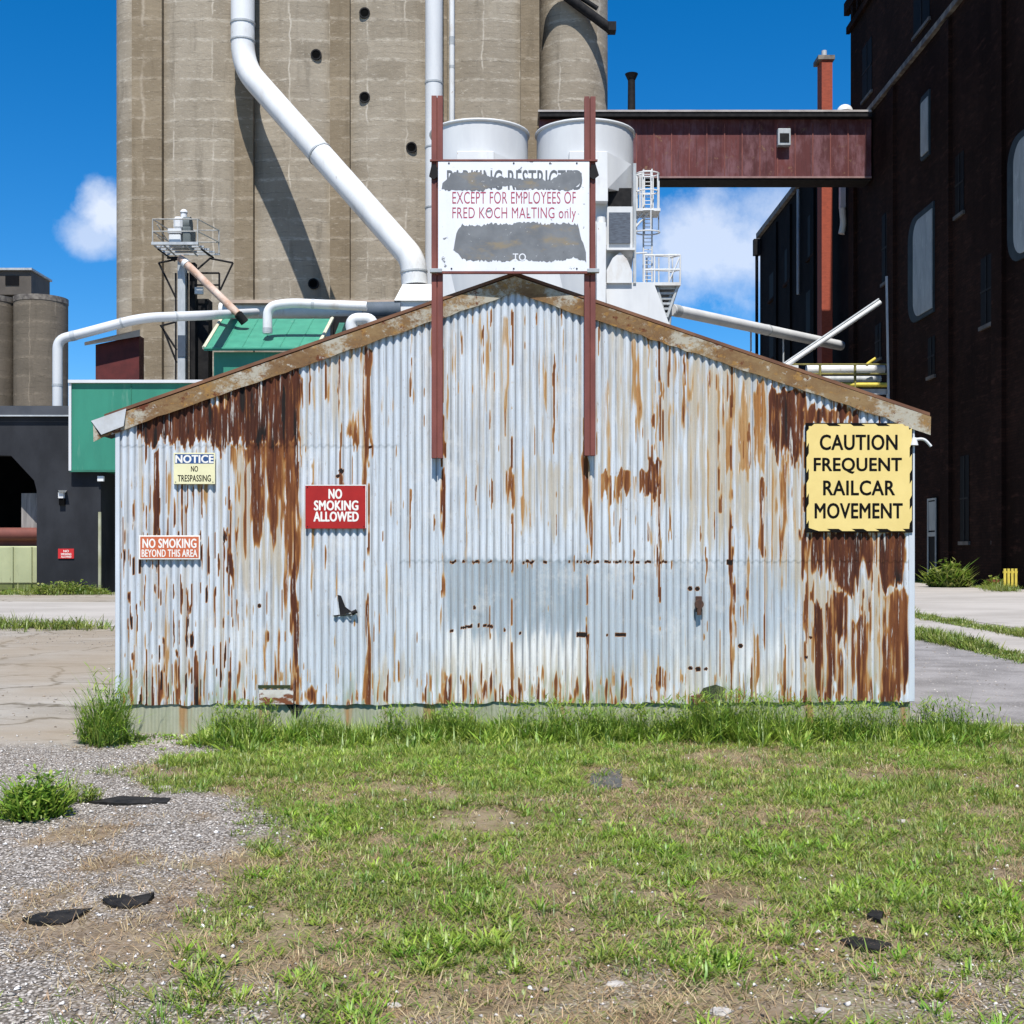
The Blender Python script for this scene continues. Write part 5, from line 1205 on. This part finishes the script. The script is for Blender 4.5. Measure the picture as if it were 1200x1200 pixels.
def build_blades(name, sets, mat, parent=None, kind=None, loc=None):
    V = np.concatenate([s[0] for s in sets]); C = np.concatenate([s[1] for s in sets]); n = len(V)
    if loc is not None: V = V - np.array(loc)
    b = (np.arange(n) * 7)[:, None]
    q1 = b + np.array([0, 1, 3, 2]); q2 = b + np.array([2, 3, 5, 4]); t = b + np.array([4, 5, 6])
    li = np.concatenate([np.concatenate([q1, q2], 1), t], 1).ravel()
    tot = np.tile([4, 4, 3], n); st = np.concatenate([[0], np.cumsum(tot)[:-1]])
    me = bpy.data.meshes.new(name); me.vertices.add(n * 7); me.vertices.foreach_set('co', V.ravel())
    me.loops.add(len(li)); me.loops.foreach_set('vertex_index', li); me.polygons.add(3 * n)
    me.polygons.foreach_set('loop_start', st); me.polygons.foreach_set('loop_total', tot)
    me.update(calc_edges=True)
    me.polygons.foreach_set('use_smooth', np.ones(3 * n, bool))
    a = me.attributes.new('tint', 'FLOAT_COLOR', 'POINT'); a.data.foreach_set('color', np.concatenate([np.clip(C, 0, 1), np.ones((n, 7, 1))], -1).ravel().astype(np.float32))
    me.materials.append(mat); o = bpy.data.objects.new(name, me); COL.objects.link(o)
    if parent is not None: o.parent = parent
    elif loc is not None: o.location = loc
    if kind: o['kind'] = kind
    return o
GREENS = np.array([[.225, .315, .040], [.280, .345, .055], [.150, .255, .034], [.310, .325, .090], [.200, .260, .065]])
STRAW = np.array([[.40, .30, .16], [.48, .39, .23], [.30, .20, .10], [.36, .24, .14]])
def gz(X, Y):
    near = sst(Y, 2, 4) * (1 - sst(Y, 12.5, 15)) * (1 - sst(np.abs(X), 6, 8))
    return ((fbm(X * 1.1, Y * 1.1, 5) - .5) * .07 + (fbm(X * 6, Y * 6, 7, 3) - .5) * .022) * near - .006
def scatter(n, dens, x0=-6.2, x1=7.6, y0=4.2, y1=12.6):
    n = int(n * 1.13)
    Y = np.sqrt(rng.uniform(y0 ** 1.35, y1 ** 1.35, n) ** (2 / 1.35)) if False else rng.uniform(y0, y1, n)
    X = rng.uniform(x0, x1, n)
    m = (np.abs(X) < Y * .415 + 1.5) & (rng.random(n) < dens(X, Y)); return X[m], Y[m]
def tufts(X, Y, per, hmin, hmax, wmin, wmax, pal, spread=.03, lean=(.15, .9), curve=.6, shape='blade', hscale=None):
    n = len(X); k = rng.integers(per[0], per[1] + 1, n); idx = np.repeat(np.arange(n), k); N = len(idx)
    hs_ = np.ones(n) if hscale is None else hscale
    hm = (rng.uniform(.65, 1.25, n) * hs_)[idx]
    tint = pal[rng.integers(0, len(pal), n)][idx] * rng.uniform(.72, 1.28, (n, 1))[idx] * rng.uniform(.8, 1.2, (N, 1))
    r = np.abs(rng.normal(0, spread, N)); a = rng.uniform(0, 2 * np.pi, N)
    bx_, by_ = X[idx] + r * np.cos(a), Y[idx] + r * np.sin(a)
    az = a + rng.normal(0, .6, N)
    return blades(bx_, by_, gz(bx_, by_), az, rng.uniform(*lean, N), rng.uniform(hmin, hmax, N) * hm, rng.uniform(wmin, wmax, N), tint, curve, shape)

def clump(X, Y): return .6 * fbm(X * .9 + 7, Y * 1.1, 63) + .4 * fbm(X * 4.5 + 7, Y * 4.5, 64) 
def d_grass(X, Y):
    return lawn_mask(X, Y) * np.clip(.14 + .86 * sst(clump(X, Y), .42, .57) + .9 * blobs(X, Y, LUSH), 0, 1) * (1 - .93 * blobs(X, Y, BARE)) * (.40 + .60 * sst(Y, 4.9, 5.9)) * (.7 + .3 * sst(Y, 7.5, 9.5))
def d_weed(X, Y):
    return lawn_mask(X, Y) * np.clip(.55 * sst(fbm(X * 2.3, Y * 2.3, 71), .50, .66) + .8 * blobs(X, Y, LUSH), 0, 1) * (1 - .95 * blobs(X, Y, BARE)) * (.35 + .65 * sst(Y, 4.8, 5.6))
X, Y = scatter(130000, d_grass)
g1 = tufts(X, Y, (4, 7), .022, .070, .0035, .0065, GREENS, .026, (.15, 1.15), .7)
X, Y = scatter(15000, lambda X, Y: d_grass(X, Y) * sst(Y, 8, 9.5) * sst(clump(X, Y), .47, .6))
g2 = tufts(X, Y, (6, 10), .06, .13, .005, .008, GREENS, .03, (.05, .7), .6)
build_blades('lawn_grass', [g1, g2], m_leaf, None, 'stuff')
X, Y = scatter(38000, lambda X, Y: lawn_mask(X, Y) * (.16 + .84 * sst(fbm(X * 1.9 + 5, Y * 1.9, 75), .42, .60)) * (1 - .9 * blobs(X, Y, BARE)) * (.5 + .5 * sst(Y, 4.9, 5.9)))
g5 = tufts(X, Y, (4, 8), .015, .040, .006, .012, GREENS, .03, (.5, 1.4), .4, 'leaf')
X, Y = scatter(17000, d_weed)
g3 = tufts(X, Y, (9, 17), .03, .085, .006, .0115, GREENS * np.array([1.0, 1.12, .85]), .020, (.3, 1.15), .6, 'leaf')
X, Y = scatter(2600, lambda X, Y: lawn_mask(X, Y) * .9 * sst(fbm(X * 1.6, Y * 1.6, 77), .42, .6) * (1 - blobs(X, Y, BARE)))
g6 = tufts(X, Y, (8, 15), .05, .13, .0025, .0055, GREENS * np.array([.70, .85, .8]), .03, (.02, .7), .5)
X, Y = scatter(11000, lambda X, Y: lawn_mask(X, Y) * np.clip(.10 + .9 * blobs(X, Y, LUSH), 0, 1) * sst(fbm(X * 3, Y * 3, 79), .36, .56) * (1 - blobs(X, Y, BARE)))
g7 = tufts(X, Y, (12, 22), .03, .080, .005, .0095, GREENS * np.array([1.0, 1.22, .8]), .035, (.2, 1.1), .6, 'leaf')
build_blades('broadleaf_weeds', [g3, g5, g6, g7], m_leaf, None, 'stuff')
X, Y = scatter(70000, lambda X, Y: np.clip(lawn_mask(X, Y) * (.25 + .75 * (1 - sst(clump(X, Y), .40, .55))) + .60 * (1 - lawn_mask(X, Y)) * sst(fbm(X * .9 + 3, Y * .9, 33), .50, .60) * (Y < 11.3), 0, 1))
g4 = tufts(X, Y, (3, 7), .02, .085, .002, .0042, STRAW, .04, (.6, 1.5), .5)
build_blades('dry_grass', [g4], m_straw, None, 'stuff')

# tall weeds along the foot of the shed
def base_h(X):
    px = 600 + X * F / 11.7
    return np.interp(px, [140, 160, 225, 245, 290, 340, 420, 480, 560, 640, 700, 760, 800, 860, 930, 1010, 1060, 1120, 1155, 1175],
                         [.08, .14, .16, .80, 1.05, .85, .72, .85, .88, 1.0, .85, .85, 1.1, 1.15, 1.0, .9, .85, 1.0, .9, .1])
n = 4300; X = rng.uniform(PX(150, 11.7), PX(1165, 11.7), n); Y = 11.93 - np.abs(rng.normal(0, .30, n)) - .02
keep = rng.random(n) < (.12 + .88 * base_h(X)) * (.12 + 1.0 * sst(fbm(X * 2.6, Y * 1.2, 91), .38, .58)); X, Y = X[keep], Y[keep]
DARKG = np.array([[.175, .290, .034], [.23, .33, .045], [.125, .235, .03], [.27, .33, .06]])
t1 = tufts(X, Y, (4, 8), .11, .33, .0045, .009, DARKG, .04, (.02, .55), .45, 'blade', base_h(X) * (.25 + 1.75 * fbm(X * 3.1, Y * 2, 92) ** 1.3))
k = rng.random(len(X)) < .6
t2 = tufts(X[k], Y[k], (6, 12), .10, .24, .012, .022, DARKG * 1.15, .05, (.2, 1.0), .5, 'leaf', base_h(X[k]) * (.5 + .9 * fbm(X[k] * 3.1, Y[k] * 2, 93)))
n3 = 620; X3 = rng.uniform(PX(215, 11.6), PX(1160, 11.6), n3); Y3 = 11.88 - np.abs(rng.normal(0, .25, n3))
k3 = rng.random(n3) < base_h(X3) * sst(fbm(X3 * 1.6, Y3, 94), .34, .56); X3, Y3 = X3[k3], Y3[k3]
t3 = tufts(X3, Y3, (2, 4), .26, .52, .003, .006, DARKG * 1.05, .03, (.0, .28), .3, 'blade', base_h(X3))
N3 = len(X3) * 16; i3 = rng.integers(0, len(X3), N3); lx, ly = X3[i3] + rng.normal(0, .03, N3), Y3[i3] + rng.normal(0, .03, N3)
t4 = blades(lx, ly, gz(lx, ly) + rng.random(N3) * .36 * base_h(X3[i3]), rng.uniform(0, 2 * np.pi, N3), rng.uniform(.4, 1.5, N3), rng.uniform(.04, .10, N3), rng.uniform(.007, .015, N3), DARKG[rng.integers(0, 4, N3)] * rng.uniform(.75, 1.3, (N3, 1)), .5, 'leaf')
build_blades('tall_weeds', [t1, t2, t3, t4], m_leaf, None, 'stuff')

def weed_thing(name, label, cat, x, y, rad, h, nst, pal, wd=(.010, .02), lean=(.05, .7), stems=True, group=None, z0=None):
    t = thing(name, label, cat, (x, y, 0), group)
    a = rng.uniform(0, 2 * np.pi, nst); r = rad * np.sqrt(rng.random(nst)); X, Y = x + r * np.cos(a), y + r * np.sin(a)
    hs_ = (1 - .45 * (r / rad) ** 2) * rng.uniform(.45, 1.25, nst)
    s1 = tufts(X, Y, (5, 9), h * .55, h * 1.0, wd[0] * .6, wd[1] * .6, pal, .02, (lean[0], lean[1]), .5, 'blade', hs_)
    # leaves carried up the stems
    N = nst * 9; i = rng.integers(0, nst, N); zz = rng.random(N) * h * .8 * hs_[i]
    lx, ly = X[i] + rng.normal(0, .03 + rad * .10, N), Y[i] + rng.normal(0, .03 + rad * .10, N)
    tint = pal[rng.integers(0, len(pal), N)] * rng.uniform(.7, 1.3, (N, 1))
    s2 = blades(lx, ly, gz(lx, ly) + zz, rng.uniform(0, 2 * np.pi, N), rng.uniform(.5, 1.5, N), rng.uniform(.35, .8, N) * max(.07, h * .22), rng.uniform(*wd, N), tint, .5, 'leaf')
    build_blades('foliage', [s1, s2], m_leaf, t, None, (x, y, 0))
    return t
weed_thing('weed_clump', 'tall grassy weed clump at the left corner of the shed', 'weeds', PX(124, 11.5), 11.5, .22, .78, 90, DARKG * 1.15, (.008, .014), (.0, .35))
weed_thing('weed_clump', 'low bushy weed clump standing alone on the grey gravel', 'weeds', PX(40, 8.15), 8.15, .17, .34, 130, DARKG * 1.15, (.014, .024))
weed_thing('weed_clump', 'sparse yellowish weeds beside the bushy clump on the gravel', 'weeds', PX(88, 8.7), 8.7, .16, .22, 34, GREENS * .9, (.008, .014))
weed_thing('shrub', 'bright green bush growing against the brick wall by the door', 'shrub', PX(1112, 66), 66, .95, 1.6, 150, GREENS * .9, (.12, .22), (.1, .8))
weed_thing('weed_clump', 'green weeds at the foot of the dark grey wall', 'weeds', PX(78, 54.6), 54.6, 1.2, .70, 110, GREENS * .85, (.07, .12), (.05, .6))
weed_thing('weed_clump', 'small bright weeds at the mossy column foot', 'weeds', PX(110, 54.5), 54.5, .6, .45, 50, GREENS, (.06, .1), (.1, .8))
weed_thing('weed_clump', 'low weeds in front of the railcar under the opening', 'weeds', PX(18, 54.6), 54.6, 1.2, .22, 60, GREENS * 1.0, (.05, .09), (.1, .8))
weed_thing('weed_clump', 'weed tufts on the pavement left of the shed', 'weeds', PX(62, 29.5), 29.5, .8, .32, 60, GREENS * .8, (.025, .045), (.05, .6))
pt = weed_thing('potted_plant', 'small leafy plant in a terracotta pot by the brick wall', 'plant', PX(1164, 64.5), 64.5, .32, .75, 24, GREENS, (.12, .2), (.2, .9))
mbp = MB(); mbp.cyl(PX(1164, 64.5), 64.5, 0, .42, .22, .32, 18); mbp.build('pot', m_terra, pt)
ya = thing('yellow_barrier', 'small yellow slatted barrier on the ground by the brick wall', 'barrier', (PX(1184, 62.5), 62.5, 0))
xc = PX(1184, 62.5)
for i in range(4): MB().box(xc - .34 + i * .18, xc - .22 + i * .18, 62.45, 62.5, .12, 1.0).build('slat', m_yel2, ya)
MB().box(xc - .36, xc + .36, 62.501, 62.54, .78, .88).build('cross_rail', m_yel2, ya); MB().box(xc - .36, xc + .36, 62.3, 62.75, 0, .118).build('foot', m_dark, ya)

# grass strips along the buried rails on the right, rough verge on the left pavement
def strip(pts, wv, n, h):
    t = rng.random(n); i = np.minimum((t * (len(pts) - 1)).astype(int), len(pts) - 2); u = t * (len(pts) - 1) - i
    p = np.array(pts); q = p[i] * (1 - u)[:, None] + p[i + 1] * u[:, None]
    X = q[:, 0] + rng.normal(0, wv, n); Y = q[:, 1] + rng.normal(0, wv, n)
    return tufts(X, Y, (5, 9), h * .5, h * 1.3, .012, .022, GREENS * .8, .08, (.1, .8), .5, 'blade', .35 + 1.1 * sst(fbm(X * .4, Y * .4, 5), .35, .7))
build_blades('verge_grass', [strip([(10.55, 17), (10.62, 26), (11.15, 36), (11.6, 60)], .17, 2600, .16), strip([(8.1, 14.5), (8.2, 20), (8.4, 27), (8.75, 45)], .16, 2600, .15),
    strip([(-30, 53.5), (-13, 54.5)], .7, 900, .35), strip([(-16, 30), (-9.5, 29)], .5, 350, .25), strip([(22.5, 58), (24.3, 66), (24.5, 78)], .35, 700, .3)], m_leaf, None, 'stuff')

# ------------------------------------------------------------------ stones and scraps
def stones(name, X, Y, smin, smax, pal, mat):
    n = len(X); s_ = rng.uniform(smin, smax, (n, 1)) * rng.uniform(.6, 1.4, (n, 1)); dirs = np.array([[1, 0, 0], [0, 1, 0], [-1, 0, 0], [0, -1, 0], [0, 0, 1], [0, 0, -.4]])
    V = dirs[None] * rng.uniform(.55, 1.25, (n, 6, 3)) + rng.normal(0, .16, (n, 6, 3)); a = rng.uniform(0, 2 * np.pi, n); c, s2_ = np.cos(a)[:, None], np.sin(a)[:, None]
    V = np.stack([V[:, :, 0] * c - V[:, :, 1] * s2_, V[:, :, 0] * s2_ + V[:, :, 1] * c, V[:, :, 2] * .62], -1) * s_[:, :, None]
    V += np.stack([X, Y, gz(X, Y) + .003 + s_[:, 0] * .15], -1)[:, None]
    fc = np.array([[0, 1, 4], [1, 2, 4], [2, 3, 4], [3, 0, 4], [1, 0, 5], [2, 1, 5], [3, 2, 5], [0, 3, 5]])
    F_ = ((np.arange(n) * 6)[:, None, None] + fc[None]).reshape(-1, 3)
    me = bpy.data.meshes.new(name); me.vertices.add(n * 6); me.vertices.foreach_set('co', V.ravel()); me.loops.add(F_.size); me.loops.foreach_set('vertex_index', F_.ravel())
    me.polygons.add(len(F_)); me.polygons.foreach_set('loop_start', np.arange(0, F_.size, 3)); me.polygons.foreach_set('loop_total', np.full(len(F_), 3)); me.update(calc_edges=True)
    C = np.repeat((pal[rng.integers(0, len(pal), n)] * rng.uniform(.7, 1.3, (n, 1)))[:, None], 6, 1)
    at = me.attributes.new('tint', 'FLOAT_COLOR', 'POINT'); at.data.foreach_set('color', np.concatenate([np.clip(C, 0, 1), np.ones((n, 6, 1))], -1).ravel().astype(np.float32))
    me.materials.append(mat); o = bpy.data.objects.new(name, me); COL.objects.link(o); o['kind'] = 'stuff'
sm = NT('gravel_stone'); _, c = sm.attr('tint'); m_grav = sm.done(c, .85, 0, .2)
GREY = np.array([[.42, .385, .35], [.53, .49, .45], [.31, .28, .25], [.60, .56, .51], [.36, .29, .22], [.20, .175, .15]])
X, Y = scatter(60000, lambda X, Y: gravel_mask(X, Y) * .95, -4.6, 4.2, 4.3, 11.4)
stones('gravel', X, Y, .004, .010, GREY, m_grav)
X, Y = scatter(6000, lambda X, Y: .25 + .7 * sst(fbm(X * 1.3, Y * 1.3, 81), .5, .65) * (Y < 7), -5, 5, 4.3, 12)
stones('rubble', X, Y, .005, .017, np.array([[.55, .53, .50], [.62, .60, .57], [.40, .37, .33]]), m_grav)
n = 3000; X = rng.uniform(4.2, 8.0, n); Y = rng.uniform(12.6, 30, n); stones('path_stones', X, Y, .006, .020, GREY * .72, m_grav)
n = 3600; X = rng.uniform(-13, -3.9, n); Y = rng.uniform(11.2, 30, n); k = rng.random(n) < sst(fbm(X * .7, Y * .5, 85), .42, .62); stones('pavement_grit', X[k], Y[k], .006, .020, GREY * .7, m_grav)
def scrap(name, label, cat, pts, z, mat, th=.03, group=None):
    """irregular flat lump on the ground; pts are photo-plan points turned into ground positions"""
    g = []
    for (px, py) in pts:
        Yv = F * EYE / (py - HOR); g.append((PX(px, Yv), Yv))
    cx = sum(p[0] for p in g) / len(g); cy = sum(p[1] for p in g) / len(g)
    zz = float(gz(np.array(cx), np.array(cy)))
    t = thing(name, label, cat, (cx, cy, zz), group); mb = MB(); n = len(g)
    r = random.Random(len(label)); hi = [zz + th * r.uniform(.15, .75) for _ in g]
    vs = [(x, y, zz - .03) for x, y in g] + [(x, y, h) for (x, y), h in zip(g, hi)] + [(cx + .03, cy, zz + th * .75)]
    fs = [(i, (i + 1) % n, n + (i + 1) % n, n + i) for i in range(n)] + [(n + i, n + (i + 1) % n, 2 * n) for i in range(n)]
    mb.add(vs, [f[::-1] for f in fs] if False else fs); mb.build('slab', mat, t); return t
scrap('asphalt_scrap', 'long pointed black scrap lying on the gravel, nearest the picture edge', 'scrap', [(26, 1084), (45, 1074), (75, 1071), (110, 1067), (100, 1075), (75, 1086), (45, 1087)], 0, m_tar, .035)
scrap('asphalt_scrap', 'ragged black scrap on the gravel beside the grass edge', 'scrap', [(120, 1062), (124, 1054), (145, 1054), (158, 1058), (181, 1054), (172, 1063), (152, 1069), (128, 1067)], 0, m_tar, .04)
scrap('asphalt_scrap', 'dark flat slab half sunk in the grass in front of the shed', 'scrap', [(690, 918), (694, 902), (712, 899), (730, 903), (728, 920), (708, 925)], 0, M('worn_asphalt', (.05, .052, .05), (.09, .09, .085), 8), .03)
scrap('asphalt_scrap', 'black scrap lying among weeds at lower right of the lawn', 'scrap', [(984, 1106), (1000, 1100), (1020, 1102), (1045, 1108), (1030, 1116), (1000, 1114)], 0, m_tar, .03)
scrap('asphalt_scrap', 'small dark lump in the grass above the lower right scrap', 'scrap', [(1016, 1078), (1024, 1068), (1036, 1072), (1032, 1082)], 0, m_tar, .04)
scrap('asphalt_scrap', 'thin dark strip on the ground beside the corner weeds', 'scrap', [(104, 943), (140, 937), (200, 938), (196, 944), (150, 946)], 0, m_tar, .025)
for (x, y, r_, lab) in ((459, 1171, .026, 'pale stone at the bottom of the picture, left of centre'), (722, 1149, .030, 'pale stone in bare soil below the middle of the lawn'), (1127, 1059, .022, 'pale stone in the grass towards the right edge'),
                        (193, 922, .040, 'pale lump of rubble near the left shed corner'), (845, 1188, .036, 'chalky white stone at the bottom edge, right of centre'), (965, 1190, .026, 'white stone at the bottom edge below the black scrap'), (1056, 964, .035, 'white stone in the lawn below the caution sign')):
    Yv = F * EYE / (y - HOR); Xv = PX(x, Yv); zz = float(gz(np.array(Xv), np.array(Yv)))
    vs = []; r2 = random.Random(x)
    mb = MB(); nn = 9
    rings = [(-.4, .8), (.15, 1.0), (.55, .72)]
    for (h, q) in rings:
        for k in range(nn): vs.append((Xv + r_ * 1.35 * q * math.cos(2 * math.pi * k / nn) * r2.uniform(.8, 1.15), Yv + r_ * q * math.sin(2 * math.pi * k / nn) * r2.uniform(.8, 1.15), zz + r_ * .8 * h * r2.uniform(.8, 1.2)))
    vs.append((Xv, Yv, zz + r_ * .55)); fs = []
    for l in range(2):
        for k in range(nn): fs.append((l * nn + k, l * nn + (k + 1) % nn, (l + 1) * nn + (k + 1) % nn, (l + 1) * nn + k))
    for k in range(nn): fs.append((2 * nn + k, 2 * nn + (k + 1) % nn, 3 * nn))
    mb.add(vs, fs); tag(mb.build('stone', m_stonewhite), lab, 'stone')
